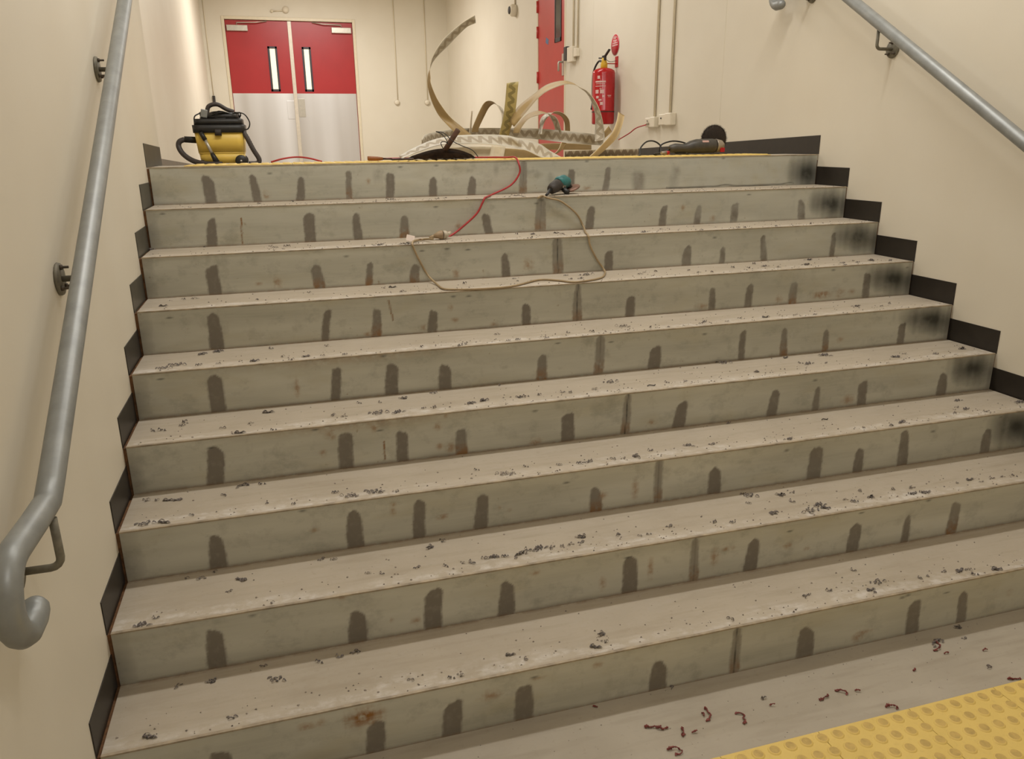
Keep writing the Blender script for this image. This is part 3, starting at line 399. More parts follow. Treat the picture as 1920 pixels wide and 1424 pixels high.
def tread(i):
    y0 = yn(i) + .004; y1 = yn(i - 1) + .0 if i > 0 else y0 + .05; z = zt(i) if i else zt(0)
    nx, ny = 300, 18; X = np.linspace(0, W, nx + 1); Y = np.linspace(y0, y1, ny + 1); gx, gy = np.meshgrid(X, Y, indexing='ij')
    t = gy - y0; edge = .055 + .02 * np.sin(gx * 5 + i * 2) + .012 * np.sin(gx * 17 + i)
    dust = np.clip(1.3 - t / edge, 0, 1) + .12; edge_brown = np.clip(1 - (y1 - gy) / .012, 0, 1) * .6 + np.clip(1 - t / .004, 0, 1) * .25  # browner along the back edge and the very front
    nv = (nx + 1) * (ny + 1); co = np.stack([gx, gy, np.full_like(gx, z)], -1).reshape(-1, 3)
    rim = np.array([(0, y0, z - .02), (W, y0, z - .02), (W, y1, z - .02), (0, y1, z - .02)]); idx = np.arange(nv).reshape(nx + 1, ny + 1); b0 = nv
    faces = np.stack([idx[:-1, :-1], idx[1:, :-1], idx[1:, 1:], idx[:-1, 1:]], -1).reshape(-1, 4).tolist()
    faces += [[b0 + 3, b0 + 2, b0 + 1, b0], [b0, b0 + 1] + idx[:, 0].tolist()[::-1], [b0 + 2, b0 + 3] + idx[:, -1].tolist(), [b0 + 3, b0] + idx[0].tolist(), [b0 + 1, b0 + 2] + idx[-1].tolist()[::-1]]
    me = bpy.data.meshes.new('tread'); me.from_pydata(np.vstack([co, rim]).tolist(), [], faces); me.update()
    a = me.color_attributes.new('mask', 'FLOAT_COLOR', 'POINT'); cl = np.zeros((nv + 4, 4), np.float32); cl[:, 3] = 1; cl[:nv, 0] = np.clip(dust, 0, 1).ravel(); cl[:nv, 1] = np.clip(edge_brown, 0, 1).ravel()
    a.data.foreach_set('color', cl.ravel()); me.materials.append(M['tread'])
    o = bpy.data.objects.new('tread', me); COL.objects.link(o); o.parent = st; o.matrix_parent_inverse = Matrix.Translation(-st.location)
for i in range(9):
    riser(i)
    if i: tread(i)
    bm = B(); y = yn(i); z = zt(i)       # worn folded lip along the front edge
    n = 120; ra = [[], [], [], []]
    for k in range(n + 1):
        x = W * k / n; j = hsh(x * 9, i, 1) * .0008
        for q_, (dy, dz) in enumerate(((-.0012 + j, -.004), (-.0012 + j, .0004), (.007 + j * 3, .0012), (.007 + j * 3, -.004))): ra[q_].append(bm.verts.new((x, y + dy, z + dz)))
    for a_, b_ in ((0, 1), (1, 2), (2, 3), (3, 0)):
        for k in range(n): bm.faces.new((ra[a_][k], ra[a_][k + 1], ra[b_][k + 1], ra[b_][k]))
    bm.faces.new([ra[q_][0] for q_ in range(4)]); bm.faces.new([ra[q_][-1] for q_ in (3, 2, 1, 0)])
    bmesh.ops.recalc_face_normals(bm, faces=bm.faces)
    obj('nosing', bm, 'nosing', st)
for x0, x1 in ((XL, -.0002), (W + .0002, XR)):
    poly = [(.6, -.0)]; poly = [(.006, 0)]
    for i in range(8, -1, -1): poly += [(yn(i) + .006, zt(i) - .006)] + ([(yn(i) + D + .006, zt(i) - .006)] if i else [])
    poly += [(YE + .3, ZL - .006), (YE + .3, 0)]
    bm = B(); prism(bm, poly, 'X', x0, x1); obj('stringer', bm, 'rust', st)

# black vinyl upstands on the walls beside each tread
SK = .102
for i in range(0, 9):
    for side in (0, 1):
        if side == 1 and i > 8: continue
        y0 = yn(i) + .001; z = zt(i) - .002; L = D + .004; rs = random.Random(i * 2 + side); j = rs.uniform(-.004, .004)
        bm = B(); x0, x1 = (XL, XL + .003) if side == 0 else (XR - .003, XR)
        if i == 0:
            y1 = 2.66 if side == 0 else 6.2
            poly = [(y0, z + .004), (y0, 1.589), (y1, 1.589 - .0345 * (y1 - YE)), (y1, zf(y1)), (2.45, ZL)]
        else: poly = [(y0, z), (y0, z + SK + j), (y0 + L, z + SK + j * .3), (y0 + L, z)]
        prism(bm, poly, 'X', x0, x1)
        struct(obj('baseboard_left' if side == 0 else 'baseboard_right', bm, 'vinyl_left' if side == 0 and i < 4 else 'vinyl'))
bm = B(); prism(bm, [(YEND + .03, zf(YEND) + .0), (YEND + .03, zf(YEND) + SK), (YB, zf(YB) + SK), (YB, zf(YB))], 'X', XREC, XREC + .004); struct(obj('baseboard_left', bm, 'vinyl_grey'))
bm = B(); prism(bm, [(DY1 + .06, zf(7.3)), (DY1 + .06, zf(7.3) + SK), (YB, zf(YB) + SK), (YB, zf(YB))], 'X', XR - .004, XR); struct(obj('baseboard_right', bm, 'vinyl_grey'))

# ------------------------------------------------------------------ tactile paving
def tactile(name, x0, x1, y0, y1, z, label, tile, worn=True, ph=0.0):
    t = thing(name, label, 'tactile paving', ((x0 + x1) / 2, (y0 + y1) / 2, z))
    bm = B(); xs = [x0]; k = math.floor((x0 - ph) / tile) + 1
    while ph + k * tile < x1 - .01: xs.append(ph + k * tile); k += 1
    xs.append(x1)
    for a, b in zip(xs, xs[1:]): box(bm, a + .0008, b - .0008, y0, y1, z, z + .004)
    obj('base_plate', bm, 'tactile', t, bevel=.0012)
    bm = B(); p = .05; rows = int((y1 - y0) / p); y = y1 - .025
    while y > y0 + .02:
        x = ph + math.ceil((x0 + .02 - ph) / p) * p + .025 - p * 0
        while x < x1 - .015:
            ring = []
            for r, zz in ((.0185, .004), (.0162, .0066), (.0138, .0073)):
                ring.append([bm.verts.new((x + r * math.cos(a), y + r * math.sin(a), z + zz)) for a in [2 * PI * k / 12 for k in range(12)]])
            for a, b in zip(ring, ring[1:]):
                for k in range(12): bm.faces.new((a[k], a[(k + 1) % 12], b[(k + 1) % 12], b[k])).smooth = True
            bm.faces.new(ring[-1]).material_index = 1
            x += p
        y -= p
    o = obj('dome', bm, ['tactile', 'domeworn'], t); o['kind'] = 'stuff'
tactile('tactile_paving', .9, XR - .002, -1.2, -.29, 0, 'yellow tactile paving with raised domes at the foot of the stairs', .305, ph=.0)
tactile('tactile_paving', .14, 3.22, YE + .045, 2.44, ZL, 'yellow tactile strip along the top landing edge, seen almost edge-on', .3, ph=.02)

# ------------------------------------------------------------------ handrails
def bracket(par, wallx, sx, y, zw, railx, railz, r, bolts=True):
    # par: thing; sx = direction from the wall into the room
    bm = B(); lathe(bm, [(.0, 0), (.040, 0), (.042, .002 * sx), (.040, .008 * sx), (.0, .009 * sx)], (wallx + .0005 * sx, y, zw), 'X', 20)
    p = obj('bracket_plate', bm, 'bracket', par)
    for dy, dz in ((0, .029), (.02, -.021), (-.02, -.021)) if bolts else ():
        bm = B(); lathe(bm, [(0, 0), (.007, 0), (.007, .006), (.0035, .007), (.0035, .02), (0, .02)] if sx > 0 else [(0, 0), (.007, 0), (.007, -.006), (.0035, -.007), (.0035, -.02), (0, -.02)], (wallx + .0085 * sx, y + dy, zw + dz), 'X', 6)
        b = obj('bolt', bm, 'bolt', p); 
    bm = B(); e = railx; c = .02
    pts = [(wallx + .008 * sx, y, zw)] + [(e - c * sx, y, zw)] + [(e - c * sx + c * sx * math.sin(a), y, zw + c - c * math.cos(a)) for a in (.4, .8, 1.2, 1.57)] + [(e, y, railz - r * .9)]
    tube(bm, pts, .0078, 10); obj('bracket_arm', bm, 'bracket', par)
SLP = H / D
def rail_z(y, off): return ZL + (y - YE) * SLP + off
# left rail
GX = .060 + 0; RL = .0245
t = thing('handrail', 'grey galvanised pipe handrail on the left wall with a curled lower end', 'handrail', (XL, .6, 1.2), 'stair handrails')
offL = rail_z(.493, 0); offL = 1.346 - offL
zb = .925; yb = (zb - offL - ZL) / SLP + YE
low = [(GX, 3.35, rail_z(2.25, offL)), (GX, 2.25, rail_z(2.25, offL)), (GX, yb, zb), (GX, -.40, zb + .004)]
pts = [Vector(low[0]), Vector(low[1]) + Vector((0, .05, 0)), Vector(low[1]), Vector(low[1]).lerp(Vector(low[2]), .02)]
pts += [Vector(low[1]).lerp(Vector(low[2]), k) for k in (.25, .5, .75, .985)] + [Vector(low[2]) + Vector((0, -.004, -.0005)), Vector(low[2]) + Vector((0, -.03, 0))]
cy, cz, rc = -.405, zb - .068, .072
pts += [Vector((GX, cy + .12, zb)), Vector((GX, cy + .06, zb + .002))]
pts += [Vector((GX, cy - rc * math.sin(a), cz + rc * math.cos(a))) for a in [k * .26 for k in range(0, 12)]]
pts += [Vector((GX, cy + .02, cz - rc + .004)), Vector((GX, cy + .035, cz - rc + .012))]
bm = B(); tube(bm, pts, RL, 24, round_end=True); obj('rail', bm, 'rail', t, smooth=True)
for y, zw in ((1.357, 1.827), (.437, 1.258)): bracket(t, XL, 1, y, zw, GX, rail_z(y, offL), RL)
bracket(t, XL, 1, -.225, .80, GX + .012, zb, RL, bolts=False)
# right rail
GX = W - .09; RR = .0285; offR = .912
t = thing('handrail', 'grey galvanised pipe handrail descending along the right wall', 'handrail', (XR, .6, 1.2), 'stair handrails')
zt_ = 2.42; yt = (zt_ - offR - ZL) / SLP + YE
a = Vector((GX, -.25, rail_z(-.1, offR))); b_ = Vector((GX, -.1, rail_z(-.1, offR))); c_ = Vector((GX, yt, zt_))
cy, cz, rc = 2.50, zt_ - .058, .058
pts = [Vector((GX, -.5, b_.z)), a, b_] + [b_.lerp(c_, k) for k in (.02, .25, .5, .75, .985)] + [c_ + Vector((0, .004, 0)), c_ + Vector((0, .04, 0)), Vector((GX, cy - .05, zt_))]
pts += [Vector((GX, cy + rc * math.sin(q_), cz + rc * math.cos(q_))) for q_ in [k * .28 for k in range(0, 11)]] + [Vector((GX, cy - .018, cz - rc + .003))]
bm = B(); tube(bm, pts, RR * .95, 24, round_end=True); obj('rail', bm, 'rail', t, smooth=True)
for y, zw in ((1.66, 1.985), (.2, 1.09)): bracket(t, XR, -1, y, zw, GX, rail_z(y, offR), RR)
bracket(t, XR, -1, 2.33, 2.335, GX, zt_, RR)

# ------------------------------------------------------------------ double doors at the back
yd = YB + .03
bm = B(); box(bm, BX0, BX0 + .045, YB - .012, YB + .12, BZ0, BZ1); box(bm, BX1 - .045, BX1, YB - .012, YB + .12, BZ0, BZ1); box(bm, BX0 + .0451, BX1 - .0451, YB - .012, YB + .12, BZ1 - .045, BZ1)
struct(obj('trim_1', bm, 'frame', bevel=.004))
DX0, DX1, MX = BX0 + .048, BX1 - .048, .975
ZK = 2.37; ZT = BZ1 - .05
for k, (x0, x1) in enumerate(((DX0, MX - .004), (MX + .004, DX1))):
    bm = B(); box(bm, x0, x1, yd, yd + .045, BZ0 + .006, ZT)
    dr = struct(obj('door_%d' % (k + 1), bm, 'red', bevel=.002))
    bm = B(); box(bm, x0 + .006, x1 - (.03 if k == 0 else .006) , yd - .003, yd, BZ0 + .02, ZK); obj('kick_plate', bm, 'steel', dr)['label'] = 'brushed steel kick plate'
    vx0, vx1 = (.66, .795) if k == 0 else (1.115, 1.25)
    if k == 0: vx0, vx1 = .60, .745
    else: vx0, vx1 = 1.125, 1.265
    vz0, vz1 = 2.40, 3.07
    bm = B()
    for (a, b, c, e) in ((vx0, vx0 + .032, vz0, vz1), (vx1 - .032, vx1, vz0, vz1), (vx0, vx1, vz0, vz0 + .035), (vx0, vx1, vz1 - .035, vz1)): box(bm, a, b, yd - .008, yd - .0002, c, e)
    obj('vision_panel_frame', bm, 'navy', dr, bevel=.003)
    bm = B(); box(bm, vx0 + .03, vx1 - .03, yd - .004, yd - .001, vz0 + .03, vz1 - .03); obj('vision_panel', bm, 'pane', dr)
    cx0, cx1 = (DX0 + .02, DX0 + .33) if k == 0 else (DX1 - .33, DX1 - .02)
    bm = B(); box(bm, cx0, cx1, yd - .05, yd - .0005, ZT - .16, ZT - .075); c = obj('door_closer', bm, 'silver', dr, bevel=.006)
    bm = B(); s_ = 1 if k == 0 else -1; ax = (cx0 + cx1) / 2
    tube(bm, [(ax, yd - .03, ZT - .07), (ax, yd - .03, ZT - .04), (ax + .28 * s_, yd - .06, ZT - .035), (ax + .45 * s_, yd - .02, ZT - .01)], .008, 8); obj('closer_arm', bm, 'silver', c)
    if k == 1:
        bm = B(); box(bm, x0 + .02, x0 + .125, yd - .009, yd - .0032, 2.01, 2.29); obj('push_plate', bm, 'silver', dr, bevel=.002)
    else:
        bm = B(); box(bm, x1 - .15, x1 - .035, yd - .009, yd - .0032, 1.98, 2.26); obj('push_plate', bm, 'steel', dr, bevel=.002)
        bm = B(); box(bm, x1 - .035, x1 + .022, yd - .016, yd - .0002, BZ0 + .006, ZT); obj('meeting_stile', bm, 'meet', dr, bevel=.003)
# single red door in the right wall
xd = XR + .02
bm = B(); box(bm, XR - .006, XR + .08, DY0, DY0 + .03, zf(DY0), DZ); box(bm, XR - .006, XR + .08, DY1 - .03, DY1, zf(DY1), DZ); box(bm, XR - .006, XR + .08, DY0 + .0301, DY1 - .0301, DZ - .03, DZ)
struct(obj('trim_2', bm, 'frame', bevel=.003))
bm = B(); box(bm, xd - .018, xd + .03, DY0 + .032, DY1 - .032, zf(DY0) + .01, DZ - .032); dr = struct(obj('door_3', bm, 'red2', bevel=.002))
bm = B()
for (a, b, c, e) in ((6.43, 6.455, 2.57, 3.35), (6.605, 6.63, 2.57, 3.35), (6.43, 6.63, 2.57, 2.61), (6.43, 6.63, 3.31, 3.35)): box(bm, xd - .026, xd - .0182, a, b, c, e)
obj('vision_panel_frame', bm, 'dark', dr, bevel=.002)
bm = B(); box(bm, xd - .022, xd - .019, 6.45, 6.61, 2.6, 3.32); obj('vision_panel', bm, 'darkpane', dr)
for z in (3.0, 2.74, 2.27, 1.5):
    bm = B(); tube(bm, [(xd - .028, DY1 - .028, z - .06), (xd - .028, DY1 - .028, z + .06)], .012, 10); box(bm, xd - .024, xd - .0182, DY1 - .05, DY1 - .034, z - .06, z + .06); obj('hinge', bm, 'red2', dr)
bm = B(); box(bm, xd - .026, xd - .0182, 6.345, 6.40, 2.23, 2.44); hp = obj('lock_plate', bm, 'silver', dr, bevel=.002)
bm = B(); tube(bm, [(xd - .026, 6.37, 2.36), (xd - .07, 6.37, 2.36), (xd - .072, 6.37, 2.35), (xd - .072, 6.37, 2.27)], .010, 10); obj('door_handle', bm, 'silver', hp)
bm = B(); box(bm, xd - .0195, xd - .0182, 6.84, 6.93, 2.59, 2.645, rot=Matrix.Rotation(.35, 3, 'X')); tag(obj('masking_tape', bm, 'blue'), 'small piece of blue tape stuck on the red side door', 'tape')

# ------------------------------------------------------------------ things on the back and right walls
def conduit(wall, a, z0, z1, r, label, grp=None, bottom=True, name='conduit'):
    bm = B(); r = r * .85; off = r + .001
    P_ = (lambda z: (XR - off, a, z)) if wall == 'R' else (lambda z: (a, YB - off, z))
    tube(bm, [P_(z0), P_(z1)], r, 10); tag(obj(name, bm, 'frame'), label, 'conduit', grp)
def wbox(wall, a0, a1, z0, z1, dep, mats, name, label, cat, grp=None, bev=.004, parts=None):
    bm = B()
    if wall == 'R': box(bm, XR - dep, XR, a0, a1, z0, z1)
    else: box(bm, a0, a1, YB - dep, YB, z0, z1)
    return tag(obj(name, bm, mats, bevel=bev), label, cat, grp)
conduit('R', 4.205, 1.755, CEIL, .011, 'cream conduit running up the right wall from the socket that has the red cable')
conduit('R', 3.945, 1.775, CEIL, .011, 'cream conduit running up the right wall from the socket nearest the stairs')
conduit('R', 6.055, 2.45, CEIL, .011, 'cream conduit running up from the switch box beside the single red door')
conduit('R', 5.935, 2.44, CEIL, .011, 'cream conduit dropping to the small sensor right of the red door')
conduit('B', 2.615, 2.262, CEIL, .009, 'thin cream conduit on the back wall, just right of the double doors')
conduit('B', 3.12, 2.262, CEIL, .009, 'thin cream conduit on the back wall near the right-hand corner')
conduit('B', -.28, 2.34, CEIL, .007, 'thin cream conduit on the back wall beside the left corner')
conduit('R', 8.04, 3.15, CEIL, .011, 'cream conduit running up from the small detector left of the red side door')
wbox('B', -.30, -.26, 2.23, 2.33, .03, 'dark', 'wall_switch', 'narrow dark switch on the back wall above the yellow vacuum', 'switch')
for x, l in ((2.60, 'small round fitting ending the thin conduit beside the double doors'), (3.11, 'small round fitting ending the thin conduit near the back corner')):
    bm = B(); lathe(bm, [(0, 0), (.045, 0), (.04, -.03), (.02, -.04), (0, -.04)], (x, YB, 2.235), 'Y', 16); tag(obj('conduit_outlet', bm, 'white', smooth=True), l, 'outlet', None)
wbox('R', 5.98, 6.13, 2.33, 2.47, .05, 'white', 'switch_box', 'white switch box right of the single red door', 'switch')
wbox('R', 6.19, 6.27, 2.36, 2.49, .035, 'black', 'card_reader', 'small black reader between the red door and the white switch box', 'card reader')
wbox('R', 5.90, 5.975, 2.37, 2.445, .04, 'white', 'wall_sensor', 'small cream sensor box at the end of the conduit nearest the extinguisher', 'sensor')
def socket(y0, y1, z0, z1, label):
    t = thing('power_outlet', label, 'power outlet', (XR, (y0 + y1) / 2, z0), 'power outlets on the right wall')
    ym = (y0 + y1) / 2
    bm = B(); box(bm, XR - .05, XR, y0, ym, z0, z1); obj('housing', bm, 'white', t, bevel=.006)
    bm = B(); box(bm, XR - .03, XR, ym + .0005, y1 + .05, z0 + .004, z1 - .004); f = obj('face_plate', bm, 'white', t, bevel=.006)
    bm = B(); lathe(bm, [(0, 0), (.006, 0), (.006, -.006), (0, -.006)], (XR - .03, y1 - .0, (z0 + z1) / 2 + .01), 'X', 10); obj('switch_button', bm, 'dark', f)
socket(4.13, 4.29, 1.672, 1.752, 'white power outlet with the red extension cable plugged into it')
socket(3.86, 4.05, 1.682, 1.772, 'white power outlet nearest the stairs, nothing plugged in')
# dome light or sounder over the doors and detector on the right wall
t = thing('door_sensor', 'small white round sensor with a side arm above the double doors', 'sensor', (.93, YB, 3.6))
bm = B(); lathe(bm, [(0, 0), (.05, 0), (.05, -.03), (.035, -.055), (0, -.06)], (.93, YB, 3.60), 'Y', 20); obj('dome', bm, 'white', t, smooth=True)
bm = B(); tube(bm, [(.73, YB - .02, 3.575), (.9, YB - .02, 3.585)], .008, 8); lathe(bm, [(0, 0), (.022, 0), (.022, -.03), (0, -.03)], (.72, YB, 3.575), 'Y', 12); obj('arm', bm, 'frame', t)
t = thing('wall_detector', 'small grey-faced detector hanging on the right wall left of the red side door', 'detector', (XR, 8.06, 3.08))
bm = B(); lathe(bm, [(0, 0), (.07, 0), (.07, -.05), (.05, -.08), (0, -.08)], (XR, 8.04, 3.09), 'X', 20); obj('body', bm, 'white', t, smooth=True)
bm = B(); lathe(bm, [(.02, 0), (.045, 0), (.04, -.012), (.02, -.012)], (XR - .078, 8.04, 3.09), 'X', 16); obj('grille', bm, 'dark', t)
bm = B(); box(bm, XR - .25, XR, 9.1, 9.75, 3.845, 3.99); tag(obj('wall_cabinet', bm, 'frame', bevel=.01), 'pale box fixed high on the right wall at the top edge of the photo', 'box')

# fire extinguisher and its sign
ex, ey, er = W - .112, 5.0, .099; z0, z1 = 1.715, 2.185
t = thing('fire_extinguisher', 'red fire extinguisher hung on the right wall under a round red sign', 'fire extinguisher', (ex, ey, z0))
bm = B(); lathe(bm, [(0, .006), (er - .012, 0), (er - .004, .004), (er, .014), (er, .11), (er + .0012, .112), (er + .0012, .118), (er, .12), (er, .425), (er - .006, .445), (er - .03, .460), (.03, .47), (0, .47)], (ex, ey, z0), 'Z', 40)
body = obj('cylinder', bm, 'extred', t)
def on_cyl(bm, ang, half, za, zb, r, n=10):
    vs = []
    for k in range(n + 1):
        a = ang - half + 2 * half * k / n
        vs.append((bm.verts.new((ex + r * math.cos(a), ey + r * math.sin(a), za)), bm.verts.new((ex + r * math.cos(a), ey + r * math.sin(a), zb))))
    for a, b in zip(vs, vs[1:]): bm.faces.new((a[0], b[0], b[1], a[1]))
bm = B(); rg = er + .0006; CA = math.atan2(-1.74 - ey, .54 - ex) - .35
on_cyl(bm, CA - .1, .12, z0 + .375, z0 + .40, rg); on_cyl(bm, CA + .05, .01, z0 + .15, z0 + .38, rg - .0002, 2)
for q_, (ca, ha, a, b) in enumerate([(CA + .05, .48, .345, .358), (CA + .05, .42, .332, .336), (CA + .05, .48, .312, .318), (CA - .25, .16, .255, .285), (CA + .22, .17, .255, .285), (CA + .1, .1, .29, .296), (CA - .2, .13, .215, .235), (CA + .05, .14, .195, .208), (CA + .2, .12, .16, .185), (CA + .35, .1, .225, .24), (CA + .9, .18, .235, .24), (CA + .9, .14, .225, .229)]): on_cyl(bm, ca, ha, z0 + a, z0 + b, rg)
obj('printed_label', bm, 'print', body)
bm = B(); on_cyl(bm, CA + .05, PI, z0 + .1, z0 + .108, er + .001, 40); obj('strap', bm, 'dark', body)
bm = B(); lathe(bm, [(.022, .455), (.03, .47), (.03, .5), (.02, .53), (.02, .55), (0, .55)], (ex, ey, z0), 'Z', 16); v_ = obj('valve', bm, 'brass', t)
bm = B(); box(bm, ex - .012, ex + .012, ey - .02, ey + .10, z0 + .545, z0 + .558, rot=Matrix.Rotation(.1, 3, 'X')); box(bm, ex - .01, ex + .01, ey - .12, ey + .02, z0 + .57, z0 + .582, rot=Matrix.Rotation(-.45, 3, 'X')); box(bm, ex - .01, ex + .01, ey - .03, ey + .03, z0 + .53, z0 + .57); obj('lever', bm, 'dark', v_, bevel=.002)
bm = B(); tube(bm, crom([(ex, ey + .03, z0 + .52), (ex - .01, ey + .1, z0 + .53), (ex - .04, ey + .13, z0 + .46), (ex - .055, ey + .12, z0 + .36), (ex - .06, ey + .105, z0 + .22), (ex - .075, ey + .075, z0 + .17), (ex - .1, ey + .03, z0 + .13)]), .0085, 10); obj('hose', bm, 'black', t)
bm = B(); box(bm, XR - .006, XR, ey - .03, ey + .03, z0 + .475, z0 + .565); box(bm, ex + .02, XR - .006, ey - .006, ey + .006, z0 + .5, z0 + .508); obj('wall_bracket', bm, 'extred', t, bevel=.002)
bm = B(); tube(bm, crom([(ex + .01, ey, z0 + .545), (ex + .04, ey, z0 + .525), (ex + .07, ey, z0 + .52), (XR - .006, ey, z0 + .53)]), .0022, 6); obj('pin_chain', bm, 'dark', t)
t = thing('extinguisher_sign', 'round red location sign with white lines of print above the extinguisher', 'sign', (XR, 5.04, 2.3))
bm = B(); lathe(bm, [(0, 0), (.088, 0), (.088, -.003), (0, -.003)], (XR, 5.04, 2.378), 'X', 32); obj('disc', bm, 'print', t)
bm = B(); lathe(bm, [(0, 0), (.083, 0), (.083, -.001), (0, -.001)], (XR - .003, 5.04, 2.378), 'X', 32); dd = obj('red_face', bm, 'signred', t)
bm = B()
for k, (zc, hw, segs) in enumerate(((2.432, .022, 1), (2.412, .04, 2), (2.392, .055, 4), (2.374, .06, 5))):
    for s_ in range(segs):
        a = 5.04 - hw + 2 * hw * s_ / segs; box(bm, XR - .0052, XR - .0040, a + .003, a + 2 * hw / segs - .003, zc - .0055, zc + .0055)
for k in range(5):
    a = PI * .5 + (k - 2) * .28; box(bm, XR - .0052, XR - .0040, 5.04 + .068 * math.cos(a) - .006, 5.04 + .068 * math.cos(a) + .006, 2.378 + .068 * math.sin(a) - .004, 2.378 + .068 * math.sin(a) + .004)
obj('print_lines', bm, 'print', dd)

# ------------------------------------------------------------------ peeled stair strips piled on the landing
def ribbon(pairs, th=.0022, n=7, flip=False, matA='strip_grey', matB='strip_tan', name='vinyl_strip', label='', u0=0.0, cr=True):
    a = crom([p[0] for p in pairs], n) if cr and len(pairs) > 2 else [Vector(pairs[0][0]).lerp(Vector(pairs[-1][0]), k / 8) for k in range(9)]
    b = crom([p[1] for p in pairs], n) if cr and len(pairs) > 2 else [Vector(pairs[0][1]).lerp(Vector(pairs[-1][1]), k / 8) for k in range(9)]
    m = len(a); bm = B(); uvl = bm.loops.layers.uv.new('uv'); u = u0; rows = []; us = []
    for i in range(m):
        t = (a[min(i + 1, m - 1)] + b[min(i + 1, m - 1)] - a[max(i - 1, 0)] - b[max(i - 1, 0)])
        w_ = b[i] - a[i]; nn = t.cross(w_)
        nn = nn.normalized() if nn.length > 1e-9 else Vector((0, 0, 1))
        if i: u += ((a[i] + b[i]) / 2 - (a[i - 1] + b[i - 1]) / 2).length
        us.append(u); row = []
        for s_ in (.5, -.5):
            for k in range(4): row.append(bm.verts.new(a[i].lerp(b[i], k / 3) + nn * th * s_))
        rows.append(row)
    def quad(vs, uvs, mi):
        f = bm.faces.new(vs); f.material_index = mi; f.smooth = True
        for lp, q_ in zip(f.loops, uvs): lp[uvl].uv = q_
    for i in range(m - 1):
        r0, r1 = rows[i], rows[i + 1]
        for k in range(3):
            quad((r0[k], r1[k], r1[k + 1], r0[k + 1]), ((us[i], k / 3), (us[i + 1], k / 3), (us[i + 1], (k + 1) / 3), (us[i], (k + 1) / 3)), 1 if flip else 0)
            quad((r0[4 + k + 1], r1[4 + k + 1], r1[4 + k], r0[4 + k]), ((us[i], (k + 1) / 3), (us[i + 1], (k + 1) / 3), (us[i + 1], k / 3), (us[i], k / 3)), 0 if flip else 1)
        for p, q_ in ((0, 4), (3, 7)):
            f = bm.faces.new((r0[p], r0[q_], r1[q_], r1[p])); f.material_index = 2
    for r in (rows[0], rows[-1]):
        for k in range(3): bm.faces.new((r[k], r[k + 1], r[4 + k + 1], r[4 + k])).material_index = 2
    o = obj(name, bm, [matA, matB, 'strip_edge']); o['label'] = label; o['category'] = 'strip'; o['group'] = 'peeled vinyl strips heaped on the landing'
    return o
RL_ = [
 ('A', 0, 'strip_grey', 'strip_tan', 'tallest peeled vinyl strip, arching up over the landing in a C shape'),
 ('B', 0, 'strip_grey', 'strip_tan', 'peeled strip forming the large tan arch in front of the side door'),
 ('C', 0, 'strip_olive', 'strip_olive', 'short upright olive strip with a wavy glue line in the middle of the heap'),
 ('D', 0, 'strip_grey', 'strip_tan', 'small tan arched strip left of the upright olive piece'),
 ('E', 0, 'strip_grey', 'strip_tan', 'inner tan arch of strip below the large arch, starting at the upright piece'),
 ('F', 0, 'strip_grey', 'strip_tan', 'small arch crossing the inner arch in front of the side door'),
 ('G', 0, 'strip_grey', 'strip_grey', 'long pale strip coiled as the back ring of the heap with wavy glue'),
 ('H', 0, 'strip_grey', 'strip_grey', 'long pale strip bending across the front of the heap behind the scoop handle'),
 ('I', 0, 'strip_brown', 'strip_brown', 'strip lying on edge along the landing at the right of the heap, wavy brown glue'),
 ('J', 0, 'strip_pale', 'strip_pale', 'tan strip curving up at the right end of the heap below the extinguisher'),
 ('K', 0, 'strip_tan', 'strip_tan', 'short tan offcut standing between the large arch and the right-hand strip'),
 ('L1', 0, 'strip_pale', 'strip_pale', 'tan strip lying low at the front centre of the heap'),
 ('L2', 0, 'strip_pale', 'strip_pale', 'tan strip coiled low inside the ring of the heap'),
 ('M', 0, 'strip_edge', 'vinyl_grey', 'short grey end piece propped at the front of the heap'),
 ('N', 0, 'strip_edge', 'strip_tan', 'thin pale strip rising across the front right of the heap'),
 ('O', 0, 'strip_edge', 'strip_grey', 'thin strip seen edge-on, standing like a spike left of the small arch'),
 ('Q', 0, 'strip_edge', 'strip_edge', 'pale strip lying behind the dark scoop'),
]
for k, fl, ma, mb, lb in RL_: ribbon(RIB[k], flip=bool(fl), matA=ma, matB=mb, label=lb, u0=hash(k) % 7 * .01 if 0 else ord(k[0]) * .013)

# ------------------------------------------------------------------ yellow wet-and-dry vacuum
vx, vy = .262, 3.14; vz = zf(vy) + .002; sc = 1.05
t = thing('vacuum_cleaner', 'yellow and black wet-and-dry vacuum cleaner at the left of the landing', 'vacuum cleaner', (vx, vy, vz))
def rbox(bm, w0, d0, z0, w1, d1, z1, r=.04, seg=5, mat=0, cx=0, cy=0):
    def ring(w, d, z):
        out = []
        for sx, sy, a0 in ((1, 1, 0), (-1, 1, 90), (-1, -1, 180), (1, -1, 270)):
            for k in range(seg + 1):
                a = math.radians(a0 + 90 * k / seg); out.append(bm.verts.new((vx + cx + sx * (w / 2 - r) + r * math.cos(a), vy + cy + sy * (d / 2 - r) + r * math.sin(a), vz + z)))
        return out
    A = ring(w0, d0, z0); C = ring(w1, d1, z1); n = len(A)
    for k in range(n): f = bm.faces.new((A[k], A[(k + 1) % n], C[(k + 1) % n], C[k])); f.smooth = True; f.material_index = mat
    bm.faces.new(A[::-1]); bm.faces.new(C)
bm = B(); rbox(bm, .225, .25, .02, .238, .26, .07); rbox(bm, .238, .26, .07, .245, .268, .078); rbox(bm, .245, .268, .078, .262, .285, .185)
tub = obj('tub', bm, 'yellow', t)
